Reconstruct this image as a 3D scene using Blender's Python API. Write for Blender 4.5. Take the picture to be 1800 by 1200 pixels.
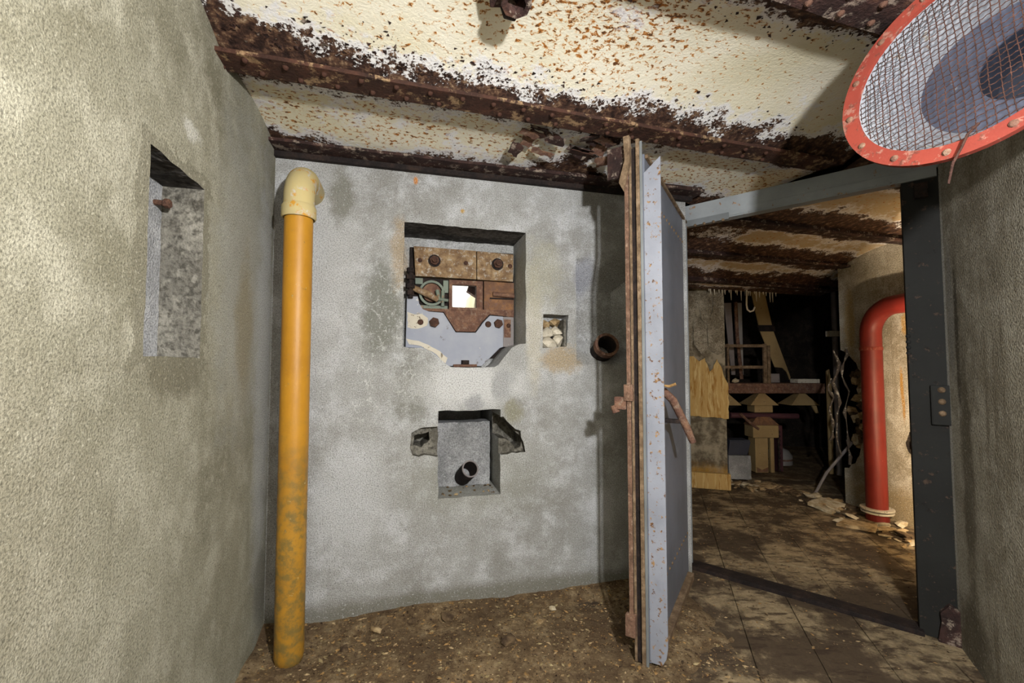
import bpy, bmesh, math, random
from mathutils import Vector, Matrix, noise as mnoise
R = math.radians
random.seed(7)
for o in list(bpy.data.objects): bpy.data.objects.remove(o)
sc = bpy.context.scene
COL = sc.collection

# ------------------------------------------------------------------ camera
cam = bpy.data.cameras.new('camera'); camo = bpy.data.objects.new('camera', cam); COL.objects.link(camo)
cam.sensor_width = 36.0; cam.lens = 36.0 * 754.0 / 1800.0
cam.shift_y = 7.8 / 1800.0; cam.clip_start = 0.02
camo.location = (0, 0, 1.16); camo.rotation_euler = (R(90 + 2.6), 0, 0)
sc.camera = camo
# ------------------------------------------------------------------ world: daylight, reaches the rooms only through the embrasure
w = bpy.data.worlds.new('daylight'); sc.world = w; w.use_nodes = True
w.node_tree.nodes['Background'].inputs[0].default_value = (1.0, 0.96, 0.86, 1)
w.node_tree.nodes['Background'].inputs[1].default_value = 2.6
# ------------------------------------------------------------------ the photographer's two lamps, and an added fill light
def lamp(name, loc, power, col, radius):
    l = bpy.data.lights.new(name, 'POINT'); l.energy = power; l.color = col; l.shadow_soft_size = radius
    o = bpy.data.objects.new(name, l); COL.objects.link(o); o.location = loc; return o
lamp('work_lamp', (0.48, -0.16, 1.62), 195, (1.0, 0.98, 0.955), 0.035)
lamp('far_room_lamp', (2.13, 1.98, 0.78), 170, (1.0, 0.80, 0.56), 0.03)
lamp('added_fill_light', (-0.20, -0.55, 1.20), 5, (1.0, 0.90, 0.76), 0.30)  # soft fill added to lift the shade, not a lamp of the place
# ------------------------------------------------------------------ exposure
sc.view_settings.view_transform = 'Standard'; sc.view_settings.look = 'None'
sc.view_settings.exposure = 0.0; sc.view_settings.gamma = 1.0; sc.view_settings.use_curve_mapping = False

sc.cycles.adaptive_threshold = 0.03; sc.cycles.max_bounces = 4; sc.cycles.diffuse_bounces = 2; sc.cycles.glossy_bounces = 2; sc.cycles.transmission_bounces = 1

# ================================================================== node helpers
def lin(c):
    f = lambda v: (v/255/12.92) if v/255 <= 0.04045 else ((v/255+0.055)/1.055)**2.4
    return (f(c[0]), f(c[1]), f(c[2]), 1.0)
class NT:
    def __init__(s, name, rough=0.85, metal=0.0, spec=0.3, place=False):
        s.m = bpy.data.materials.new(name); s.m.use_nodes = True
        s.cache = {}; s.t = s.m.node_tree; s.b = s.t.nodes['Principled BSDF']
        s.b.inputs['Roughness'].default_value = rough; s.b.inputs['Metallic'].default_value = metal
        s.b.inputs['Specular IOR Level'].default_value = spec
        s.co = s.t.nodes.new('ShaderNodeTexCoord').outputs['Object'] if not place else s.t.nodes.new('ShaderNodeNewGeometry').outputs['Position']; s._sep = None
    def n(s, kind): return s.t.nodes.new(kind)
    def set(s, sock, v):
        if hasattr(v, 'is_linked') or hasattr(v, 'links'): s.t.links.new(v, sock)
        else: sock.default_value = v
    def map(s, scale=(1, 1, 1), loc=(0, 0, 0), rot=(0, 0, 0), v=None):
        k = s.n('ShaderNodeMapping'); s.set(k.inputs['Vector'], v or s.co)
        k.inputs['Scale'].default_value = scale; k.inputs['Location'].default_value = loc; k.inputs['Rotation'].default_value = rot
        return k.outputs[0]
    def noise(s, scale, detail=4, rough=0.55, v=None, dist=0.0):
        key = (scale, detail, rough, dist)
        if v is None and key in s.cache: return s.cache[key]
        k = s.n('ShaderNodeTexNoise'); s.set(k.inputs['Vector'], v or s.co)
        if v is None: s.cache[key] = k.outputs['Fac']
        k.inputs['Scale'].default_value = scale; k.inputs['Detail'].default_value = detail
        k.inputs['Roughness'].default_value = rough; k.inputs['Distortion'].default_value = dist
        return k.outputs['Fac']
    def voro(s, scale, feature='F1', v=None, out='Distance', rand=1.0):
        k = s.n('ShaderNodeTexVoronoi'); k.feature = feature; s.set(k.inputs['Vector'], v or s.co)
        k.inputs['Scale'].default_value = scale; k.inputs['Randomness'].default_value = rand
        return k.outputs[out]
    def thr(s, f, lo, hi, a=0.0, b=1.0):
        k = s.n('ShaderNodeMapRange'); k.interpolation_type = 'SMOOTHSTEP'
        s.set(k.inputs['Value'], f)
        for nm, v in (('From Min', lo), ('From Max', hi), ('To Min', a), ('To Max', b)): s.set(k.inputs[nm], v)
        return k.outputs[0]
    def ma(s, op, a, b=0.0, c=None):
        k = s.n('ShaderNodeMath'); k.operation = op; s.set(k.inputs[0], a); s.set(k.inputs[1], b)
        if c is not None: s.set(k.inputs[2], c)
        return k.outputs[0]
    def mix(s, f, a, b, mode='MIX'):
        k = s.n('ShaderNodeMix'); k.data_type = 'RGBA'; k.blend_type = mode
        s.set(k.inputs[0], f)
        s.set(k.inputs[6], lin(a) if isinstance(a, tuple) else a); s.set(k.inputs[7], lin(b) if isinstance(b, tuple) else b)
        return k.outputs[2]
    def ramp(s, f, stops):
        k = s.n('ShaderNodeValToRGB'); s.set(k.inputs[0], f); e = k.color_ramp.elements
        while len(e) < len(stops): e.new(0.5)
        for q, (p, c) in zip(e, stops): q.position = p; q.color = lin(c)
        return k.outputs[0]
    def xyz(s, i):
        if s._sep is None:
            k = s.n('ShaderNodeSeparateXYZ'); s.set(k.inputs[0], s.co); s._sep = k
        return s._sep.outputs[i]
    def attr(s, nm):
        k = s.n('ShaderNodeAttribute'); k.attribute_name = nm; return k.outputs['Fac']
    def blob(s, i, j, c, r, warp=0.25, scale=9, soft=0.9):
        """irregular stain around a spot of the surface, in its own two coordinates"""
        a = s.ma('DIVIDE', s.ma('SUBTRACT', s.xyz(i), c[0]), r[0]); b = s.ma('DIVIDE', s.ma('SUBTRACT', s.xyz(j), c[1]), r[1])
        d = s.ma('SQRT', s.ma('ADD', s.ma('MULTIPLY', a, a), s.ma('MULTIPLY', b, b)))
        nz = s.ma('MULTIPLY', s.ma('SUBTRACT', s.noise(8 if scale < 11 else 14 if scale < 20 else 26, 8, 0.72), 0.5), warp * 9)
        return s.thr(s.ma('ADD', d, nz), 1.0 + soft * 0.5, 1.0 - soft * 0.5)
    def frame(s, i, j, c, h, width, warp=0.04, scale=25):
        """band around a rectangular opening"""
        a = s.ma('SUBTRACT', s.ma('ABSOLUTE', s.ma('SUBTRACT', s.xyz(i), c[0])), h[0])
        b = s.ma('SUBTRACT', s.ma('ABSOLUTE', s.ma('SUBTRACT', s.xyz(j), c[1])), h[1])
        d = s.ma('MAXIMUM', a, b)
        d = s.ma('ADD', d, s.ma('MULTIPLY', s.ma('SUBTRACT', s.noise(scale, 5, 0.65), 0.5), warp * 4))
        return s.thr(d, width + 0.004, width - 0.004)
    def done(s, col, height=None, strength=0.4, dist=0.01, rough=None):
        s.set(s.b.inputs['Base Color'], lin(col) if isinstance(col, tuple) else col)
        if rough is not None: s.set(s.b.inputs['Roughness'], rough)
        if height is not None:
            k = s.n('ShaderNodeBump'); k.inputs['Strength'].default_value = strength; k.inputs['Distance'].default_value = dist
            s.set(k.inputs['Height'], height); s.set(s.b.inputs['Normal'], k.outputs[0])
        return s.m

# ================================================================== materials
def plaster(name, base, light, dark, blobs, frames=(), veins=(), grain=160, seed=0.0, bump=0.55, streak=0.35, planes=(0, 2)):
    m = NT(name, rough=0.92, spec=0.2)
    p = m.map(loc=(seed, seed, seed))
    big = m.noise(1.9, 8, 0.68, v=p); mid = m.noise(6, 8, 0.72, v=p); fine = m.noise(grain, 2, 0.7)
    c = m.mix(m.thr(big, 0.30, 0.62), dark, base)
    c = m.mix(m.ma('MULTIPLY', m.thr(mid, 0.44, 0.66), 0.85), c, light)
    c = m.mix(m.ma('MULTIPLY', m.thr(m.noise(13, 8, 0.75, v=m.map(loc=(seed*2, 1, 5))), 0.53, 0.68), 0.28), c, dark)
    st = m.noise(3.2, 5, 0.6, v=m.map(scale=(4.5, 4.5, 0.45), loc=(seed, 0, 0)))          # vertical runs
    c = m.mix(m.ma('MULTIPLY', m.thr(st, 0.52, 0.72), streak), c, dark)
    for b in blobs: c = m.mix(m.ma('MULTIPLY', m.blob(planes[0], planes[1], *b[0]), b[2]), c, b[1])
    for f in frames: c = m.mix(m.ma('MULTIPLY', m.frame(planes[0], planes[1], *f[0]), f[2]), c, f[1])
    if veins:                                                  # thin lime veins that have wept out of the wall
        wv = m.n('ShaderNodeVectorMath'); wv.operation = 'ADD'; m.set(wv.inputs[0], m.co)
        wn = m.n('ShaderNodeTexNoise'); m.set(wn.inputs['Vector'], m.co); wn.inputs['Scale'].default_value = 22
        sc_ = m.n('ShaderNodeVectorMath'); sc_.operation = 'SCALE'; m.set(sc_.inputs[0], wn.outputs['Color']); sc_.inputs['Scale'].default_value = 0.05
        m.set(wv.inputs[1], sc_.outputs[0])
        vd = m.voro(38, 'DISTANCE_TO_EDGE', v=m.map(scale=(1, 1, 0.40), v=wv.outputs[0]))
        vm = m.ma('MULTIPLY', m.thr(vd, 0.10, 0.0), m.thr(m.noise(16, 5, 0.7), 0.46, 0.62))
        for b in veins: c = m.mix(m.ma('MULTIPLY', m.ma('MULTIPLY', vm, m.blob(planes[0], planes[1], *b)), 0.8), c, (214, 216, 216))
    sand = m.voro(grain * 0.9)
    c = m.mix(m.ma('MULTIPLY', m.thr(fine, 0.40, 0.72), 0.68), c, tuple(int(v * 0.62) for v in dark))
    c = m.mix(m.ma('MULTIPLY', m.thr(m.noise(grain * 0.45, 2), 0.66, 0.74), 0.55), c, tuple(int(v * 0.5) for v in dark))
    c = m.mix(m.ma('MULTIPLY', m.thr(m.noise(grain * 0.6, 2, v=p), 0.58, 0.72), 0.6), c, light)
    h = m.ma('ADD', m.ma('MULTIPLY', fine, 1.2), m.ma('MULTIPLY', m.noise(9, 2), 0.5))
    return m.done(c, m.ma('ADD', h, m.ma('MULTIPLY', sand, 0.4)), bump, 0.006)

WHITE = (206, 207, 208)
M = {}
M['front'] = plaster('front_plaster', (170, 172, 172), (200, 203, 208), (144, 144, 141), [
    (((0.20, 1.62), (0.16, 0.42), 0.2, 7), (190, 192, 194), 0.7),
    (((0.35, 0.55), (0.17, 0.24), 0.25, 7), (196, 199, 203), 0.75),
    (((0.28, 1.95), (0.05, 0.13), 0.2, 12), (122, 122, 112), 0.8),
    (((0.47, 1.42), (0.09, 0.22), 0.25, 9), (116, 118, 110), 0.85),
        (((0.62, 1.05), (0.09, 0.16), 0.3, 12), (116, 117, 108), 0.75),
    (((0.88, 1.06), (0.27, 0.105), 0.18, 10), (206, 208, 210), 0.9),
    (((1.05, 1.06), (0.05, 0.08), 0.25, 14), (158, 160, 162), 0.8),
    (((0.92, 0.97), (0.05, 0.04), 0.3, 18), (150, 152, 156), 0.8),
    (((1.11, 0.93), (0.05, 0.05), 0.3, 16), (140, 138, 118), 0.8),
    (((1.22, 1.35), (0.045, 0.28), 0.2, 12), (196, 190, 172), 0.6),
    (((1.37, 1.19), (0.10, 0.07), 0.3, 16), (172, 150, 112), 0.7),
    (((1.25, 1.62), (0.12, 0.16), 0.3, 8), (170, 168, 150), 0.6),
    (((1.52, 1.64), (0.07, 0.09), 0.12, 12), (168, 172, 184), 0.8),
    (((0.92, 0.62), (0.36, 0.20), 0.2, 8), (140, 141, 130), 0.45),
    (((0.55, 1.70), (0.04, 0.16), 0.25, 16), (166, 140, 96), 0.55),
    (((0.9, 0.03), (1.6, 0.07), 0.1, 9), (112, 110, 98), 0.8),
    (((0.62, 2.06), (0.010, 0.018), 0.1, 9), (206, 128, 30), 0.9),
    (((0.85, 1.93), (0.010, 0.010), 0.1, 9), (190, 150, 60), 0.9),
], seed=3.0, grain=190, veins=[((0.50, 1.42), (0.12, 0.22), 0.2, 9), ((0.40, 1.04), (0.09, 0.18), 0.2, 9), ((0.62, 1.10), (0.10, 0.14), 0.2, 9)])
M['left'] = plaster('left_plaster', (150, 148, 132), (174, 172, 157), (120, 117, 100), [
    (((-0.35, 1.5), (0.24, 0.55), 0.2, 6), (158, 160, 156), 0.7),
    (((-0.33, 1.30), (0.08, 0.24), 0.25, 10), (140, 132, 108), 0.7),
    (((-0.10, 1.1), (0.10, 0.9), 0.2, 8), (176, 178, 182), 0.6),
    (((-0.82, 1.14), (0.16, 0.06), 0.3, 18), (108, 104, 88), 0.8),
    (((-0.05, 0.25), (0.10, 0.14), 0.25, 10), (116, 114, 104), 0.8),
    (((-1.6, 0.9), (0.45, 0.35), 0.25, 6), (136, 132, 116), 0.6),
    (((-0.78, 1.80), (0.05, 0.025), 0.3, 22), (205, 205, 200), 0.7),
    (((-1.55, 1.83), (0.018, 0.03), 0.25, 30), (176, 110, 36), 0.9),
    (((-1.535, 1.845), (0.010, 0.012), 0.25, 30), (60, 26, 14), 0.9),
], frames=[(((-0.83, 1.425), (0.15, 0.245), 0.028), (120, 117, 102), 0.75)], seed=11.0, grain=190, bump=0.4, planes=(1, 2))
M['right'] = plaster('right_plaster', (172, 166, 150), (196, 191, 177), (128, 120, 104), [], seed=21.0, grain=120, bump=0.8, streak=0.8)
M['rightwall'] = plaster('right_wall_plaster', (172, 166, 150), (196, 191, 177), (128, 120, 104), [(((2.085, 1.1), (0.014, 0.95), 0.15, 9), (206, 205, 200), 0.85), (((2.03, 1.38), (0.035, 0.26), 0.2, 14), (150, 148, 142), 0.8), (((1.975, 1.28), (0.018, 0.30), 0.25, 14), (70, 64, 54), 0.85), (((1.93, 0.75), (0.05, 0.45), 0.25, 9), (100, 92, 76), 0.8), (((1.95, 0.1), (0.15, 0.14), 0.2, 9), (90, 82, 66), 0.8)], seed=21.0, grain=130, bump=0.8, streak=0.9)
M['niche'] = plaster('niche_plaster', (150, 152, 156), (178, 180, 184), (124, 126, 128), [], seed=5.0, grain=170)
M['rough_concrete'] = plaster('rough_concrete', (108, 106, 100), (140, 138, 130), (66, 62, 54), [], seed=8.0, grain=60, bump=1.0)
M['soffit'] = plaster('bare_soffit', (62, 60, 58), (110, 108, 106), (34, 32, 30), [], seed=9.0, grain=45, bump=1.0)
M['farplaster'] = plaster('far_plaster', (176, 168, 152), (200, 194, 182), (128, 118, 98), [], seed=31.0, grain=120, bump=0.5, streak=0.6)
M['farwall'] = plaster('far_wall_plaster', (172, 165, 150), (196, 190, 178), (128, 118, 98), [(((1.13, 1.02), (0.012, 0.12), 0.2, 26), (176, 128, 48), 0.85), (((1.12, 0.86), (0.010, 0.10), 0.2, 26), (170, 124, 50), 0.8), (((1.09, 1.47), (0.025, 0.08), 0.25, 26), (180, 140, 70), 0.8), (((0.9, 0.10), (0.8, 0.16), 0.2, 9), (136, 118, 84), 0.8), (((1.55, 1.5), (0.05, 0.25), 0.2, 14), (176, 152, 104), 0.8)], seed=31.0, grain=120, bump=0.5, streak=0.6)
M['stubplaster'] = plaster('stub_plaster', (140, 132, 116), (172, 166, 150), (84, 74, 56), [], seed=35.0, grain=110, bump=0.8, streak=0.6)
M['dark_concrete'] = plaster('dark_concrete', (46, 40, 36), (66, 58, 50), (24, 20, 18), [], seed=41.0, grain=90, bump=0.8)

def rust(name, a, b, c, d, scale=14, pale=None, pale_amt=0.0, rough=0.8, bump=0.7):
    m = NT(name, rough=rough, spec=0.25)
    n1 = m.noise(scale, 8, 0.7); n2 = m.noise(scale * 3.1, 5, 0.7)
    k = m.ramp(n1, [(0.30, a), (0.48, b), (0.60, c), (0.74, d)])
    k = m.mix(m.ma('MULTIPLY', m.thr(n2, 0.55, 0.68), 0.7), k, a)
    if pale: k = m.mix(m.ma('MULTIPLY', m.thr(m.noise(scale * 1.8, 8, 0.75, v=m.map(loc=(4, 9, 2))), 0.53, 0.62), pale_amt), k, pale)
    return m.done(k, m.ma('ADD', m.ma('MULTIPLY', m.noise(scale * 3.1, 3, 0.7), 1.0), m.ma('MULTIPLY', m.noise(scale * 9, 2, 0.6), 0.6)), bump, 0.006)
M['beam'] = rust('rusted_beam', (38, 25, 22), (58, 38, 31), (74, 48, 38), (98, 64, 46), 9, (190, 160, 122), 0.5)
M['beamdark'] = rust('dark_rusted_beam', (28, 19, 19), (46, 32, 30), (66, 46, 42), (94, 66, 52), 12, (170, 156, 142), 0.55)
M['rust'] = rust('rust_plate', (78, 54, 48), (104, 76, 64), (124, 94, 76), (150, 112, 80), 22, (176, 168, 150), 0.25)
M['rustpale'] = rust('rust_plate_worn', (92, 70, 52), (128, 104, 78), (156, 132, 100), (180, 164, 138), 20, (196, 196, 190), 0.55)
M['rustorange'] = rust('rust_plate_orange', (90, 66, 56), (116, 86, 66), (140, 102, 70), (128, 98, 78), 18, (112, 90, 82), 0.7)
M['rustbolt'] = rust('rust_bolt', (54, 38, 33), (76, 54, 45), (92, 66, 54), (116, 86, 68), 40)
M['blackiron'] = rust('black_iron', (22, 18, 18), (34, 28, 28), (48, 38, 34), (66, 48, 40), 16)
M['copper'] = rust('salmon_rust_bar', (78, 58, 48), (104, 80, 66), (124, 96, 80), (108, 86, 70), 24, (190, 170, 150), 0.3)
M['wire'] = rust('rust_wire', (40, 26, 23), (60, 38, 32), (76, 50, 42), (96, 66, 54), 30)

def painted(name, paint, shade, chip, chip2, amount=0.62, scale=40, rough=0.55, bump=0.3, low=None):
    m = NT(name, rough=rough, spec=0.4)
    n1 = m.noise(3, 5, 0.6); n2 = m.noise(scale, 7, 0.7)
    c = m.mix(m.thr(n1, 0.35, 0.7), paint, shade)
    if low:                                                   # weathered lower end of an upright thing
        f = m.ma('MULTIPLY', m.thr(m.ma('ADD', m.xyz(2), m.ma('MULTIPLY', m.noise(14, 6, 0.7), 0.5)), low[0] + 0.5, low[0] + 0.05), m.thr(m.noise(22, 6, 0.7), 0.40, 0.62, 0.25, 0.9))
        c = m.mix(f, c, low[1])
    k = m.thr(n2, amount, amount + 0.05)
    c = m.mix(k, c, m.mix(m.thr(m.noise(scale * 1.7, 3), 0.4, 0.6), chip, chip2))
    return m.done(c, m.ma('ADD', m.ma('MULTIPLY', n2, 0.6), m.ma('MULTIPLY', m.noise(scale * 4, 2), 0.3)), bump, 0.003)
M['yellow'] = painted('yellow_paint', (188, 136, 38), (166, 116, 32), (196, 180, 130), (112, 92, 52), 0.64, 34, 0.45, 0.3, low=(0.75, (112, 98, 56)))
M['yellowpale'] = painted('yellow_paint_chalky', (196, 178, 122), (176, 164, 128), (190, 188, 176), (196, 144, 46), 0.52, 16, 0.8)
M['door'] = painted('blue_grey_paint', (112, 118, 132), (94, 100, 112), (150, 118, 78), (92, 64, 44), 0.61, 30, 0.5)
M['doorlight'] = painted('pale_grey_paint', (142, 147, 160), (124, 129, 141), (150, 118, 78), (92, 64, 42), 0.565, 44, 0.5)
M['doorgrey'] = painted('grey_paint', (120, 126, 130), (100, 104, 106), (150, 118, 84), (92, 64, 44), 0.66, 26, 0.5)
M['lintel'] = painted('worn_lintel_paint', (152, 158, 162), (130, 136, 140), (160, 128, 96), (104, 76, 56), 0.60, 26, 0.55)
M['strip'] = rust('brown_strip', (82, 66, 52), (110, 92, 72), (134, 114, 92), (150, 132, 112), 22)
M['framegrey'] = painted('dark_frame_paint', (29, 30, 29), (22, 22, 21), (17, 15, 14), (70, 56, 46), 0.58, 24, 0.85)
M['red'] = painted('red_paint', (128, 42, 35), (108, 34, 29), (196, 130, 116), (110, 30, 24), 0.66, 34, 0.45)
M['ring'] = painted('vermilion_paint', (134, 54, 41), (116, 44, 34), (142, 96, 84), (94, 46, 36), 0.54, 40, 0.8)
M['plateblue'] = painted('grey_blue_plate', (140, 146, 162), (160, 164, 174), (208, 206, 200), (110, 108, 110), 0.60, 9, 0.6)
M['duct'] = painted('duct_enamel', (78, 83, 100), (64, 68, 84), (50, 52, 62), (110, 114, 124), 0.62, 20, 0.6)
M['ductwhite'] = painted('duct_cream', (140, 143, 150), (120, 124, 134), (150, 146, 138), (110, 100, 92), 0.60, 20, 0.6)
M['ductdark'] = painted('duct_throat', (48, 52, 66), (36, 40, 52), (24, 24, 30), (60, 64, 76), 0.66, 20, 0.6)
M['verdigris'] = painted('verdigris_brass', (112, 124, 112), (92, 104, 96), (140, 110, 80), (60, 52, 44), 0.56, 40, 0.6)
M['cream'] = painted('cream_concrete', (214, 206, 180), (200, 190, 160), (150, 120, 76), (170, 140, 90), 0.64, 20, 0.8)
M['chalk'] = painted('lime_crust', (206, 200, 186), (176, 168, 150), (120, 108, 90), (90, 78, 62), 0.58, 40, 0.8)
M['crustcable'] = painted('crusted_cable', (86, 76, 66), (60, 52, 46), (190, 182, 168), (150, 140, 124), 0.54, 30, 0.8)
M['palesheet'] = painted('ochre_sheet', (158, 136, 96), (134, 112, 76), (96, 72, 48), (172, 154, 120), 0.60, 26, 0.8)
M['greystrip'] = painted('grey_strip_metal', (132, 126, 126), (108, 102, 104), (90, 66, 56), (160, 154, 150), 0.62, 26, 0.6)
M['purplepipe'] = painted('maroon_pipe_paint', (84, 52, 58), (66, 40, 46), (120, 80, 70), (50, 34, 36), 0.62, 26, 0.5)
M['bottlegrey'] = painted('grey_enamel', (150, 148, 146), (120, 118, 118), (84, 72, 66), (170, 166, 160), 0.64, 22, 0.5)

def ceilmat():
    m = NT('peeling_ceiling_paint', rough=0.7, spec=0.3)
    e = m.attr('edge'); dn = m.attr('dense'); age = m.attr('age')      # how near a girder the sheet is, how pitted, how far gone
    big = m.noise(2.5, 5, 0.6); n1 = m.noise(11, 7, 0.72); n2 = m.noise(34, 7, 0.7); n3 = m.noise(95, 4, 0.65)
    paint = m.mix(m.thr(big, 0.35, 0.65), (216, 210, 184), (226, 222, 206))
    paint = m.mix(m.ma('MULTIPLY', m.attr('tan'), 0.7), paint, (150, 124, 86))
    # pits: short orange-brown flecks
    pv = m.map(scale=(1.0, 1.25, 1.0)); pn = m.noise(46, 5, 0.62, v=pv, dist=0.4)
    lo = m.ma('SUBTRACT', 0.705, m.ma('MULTIPLY', dn, 0.165))
    pit = m.thr(pn, lo, m.ma('ADD', lo, 0.03)); halo = m.thr(pn, m.ma('SUBTRACT', lo, 0.055), m.ma('ADD', lo, 0.01))
    c = m.mix(m.ma('MULTIPLY', halo, 0.75), paint, (196, 140, 56))
    c = m.mix(m.ma('MULTIPLY', pit, 0.95), c, m.mix(m.thr(m.noise(60, 3), 0.42, 0.6), (74, 42, 20), (158, 96, 30)))
    # bleached paint then bare scaling rust towards the girders
    f = m.ma('ADD', m.ma('ADD', m.ma('ADD', m.ma('MULTIPLY', n1, 0.8), m.ma('MULTIPLY', m.ma('SUBTRACT', m.noise(3.2, 6, 0.7), 0.47), 1.3)), m.ma('MULTIPLY', n2, 0.40)), m.ma('ADD', m.ma('MULTIPLY', e, 0.62), m.ma('MULTIPLY', age, 0.5)))
    c = m.mix(m.ma('MULTIPLY', m.thr(f, 0.80, 0.94), 0.75), c, (222, 224, 232))
    bare = m.ramp(n2, [(0.36, (34, 22, 19)), (0.47, (58, 40, 33)), (0.56, (88, 64, 50)), (0.66, (140, 116, 92)), (0.74, (190, 180, 164))])
    bare = m.mix(m.ma('MULTIPLY', m.thr(n3, 0.56, 0.66), 0.5), bare, (34, 20, 16))
    bm = m.thr(m.ma('ADD', f, m.ma('MULTIPLY', m.ma('SUBTRACT', n3, 0.5), 0.5)), 0.98, 1.05)
    c = m.mix(bm, c, bare)
    h = m.ma('ADD', m.ma('MULTIPLY', m.noise(34, 3, 0.7), m.ma('ADD', 0.15, m.ma('MULTIPLY', e, 0.8))), m.ma('MULTIPLY', m.noise(95, 2, 0.65), 0.25))
    return m.done(c, h, 0.7, 0.010)
M['ceil'] = ceilmat()

def dirtmat():
    m = NT('dirt', rough=0.95, spec=0.15)
    n1 = m.noise(4, 6, 0.65); n2 = m.noise(22, 8, 0.75); n3 = m.noise(110, 4, 0.7)
    c = m.ramp(n2, [(0.30, (72, 57, 42)), (0.44, (112, 93, 69)), (0.57, (142, 123, 95)), (0.72, (172, 156, 126))])
    c = m.mix(m.ma('MULTIPLY', m.thr(n1, 0.62, 0.42), 0.7), c, (80, 64, 48))
    c = m.mix(m.thr(n3, 0.62, 0.72), c, (178, 158, 118))
    c = m.mix(m.thr(m.noise(70, 3, 0.7, v=m.map(loc=(3, 1, 7))), 0.60, 0.68), c, (40, 28, 20))
    return m.done(c, m.ma('ADD', n2, m.ma('MULTIPLY', n3, 0.6)), 0.9, 0.012)
M['dirt'] = dirtmat()
def tilemat():
    m = NT('worn_floor_tile', rough=0.85, spec=0.25, place=True)
    n1 = m.noise(2.6, 7, 0.68, v=m.map(scale=(1, 1, 0.0))); n2 = m.noise(18, 7, 0.72); n3 = m.noise(80, 4, 0.7)
    st = m.noise(7, 7, 0.72, v=m.map(scale=(1.0, 3.2, 1), rot=(0, 0, R(-24))))
    c = m.mix(m.thr(n2, 0.35, 0.65), (132, 116, 90), (162, 145, 116))
    c = m.mix(m.ma('MULTIPLY', m.thr(st, 0.50, 0.62), 0.85), c, (58, 44, 32))
    c = m.mix(m.ma('MULTIPLY', m.thr(n1, 0.43, 0.55), 0.88), c, (60, 48, 38))
    c = m.mix(m.ma('MULTIPLY', m.thr(n3, 0.60, 0.70), 0.7), c, (52, 40, 30))
    return m.done(c, m.ma('ADD', n2, m.ma('MULTIPLY', n3, 0.6)), 0.5, 0.006)
M['tile'] = tilemat()
def stonemat(name, a, b, s=18):
    m = NT(name, rough=0.95, spec=0.15, place=True)
    n2 = m.noise(s, 7, 0.72)
    return m.done(m.mix(m.thr(n2, 0.35, 0.65), a, b), n2, 0.7, 0.006)
M['stone'] = stonemat('stone_tan', (120, 98, 68), (186, 164, 128))
M['stone2'] = stonemat('stone_dark', (60, 48, 38), (110, 92, 70))
M['stone3'] = stonemat('stone_pale', (160, 144, 114), (206, 196, 174))
M['leaf'] = stonemat('dry_leaf', (128, 112, 78), (168, 152, 116), 40)
M['wood'] = stonemat('wood_chip', (120, 92, 56), (168, 136, 92), 30)
M['ochre'] = (lambda m: m.done(m.mix(m.thr(m.noise(5, 6, 0.65, v=m.map(scale=(6, 6, 0.6))), 0.40, 0.62), (182, 152, 96), m.mix(m.thr(m.noise(9, 6, 0.7, v=m.map(scale=(7, 7, 0.8), loc=(3, 3, 3))), 0.4, 0.6), (150, 108, 46), (200, 178, 126))), m.noise(60, 4), 0.5, 0.005))(NT('lime_ochre', 0.9))
M['sinter'] = (lambda m: m.done(m.mix(m.thr(m.ma('ADD', m.xyz(2), m.ma('MULTIPLY', m.noise(9, 6, 0.65), 0.35)), 0.22, 0.45), (160, 122, 48), m.mix(m.thr(m.noise(7, 7, 0.7), 0.40, 0.62), (84, 76, 62), (146, 138, 120))), m.noise(60, 4), 0.5, 0.005))(NT('plaster_ochre_foot', 0.9))

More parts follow.
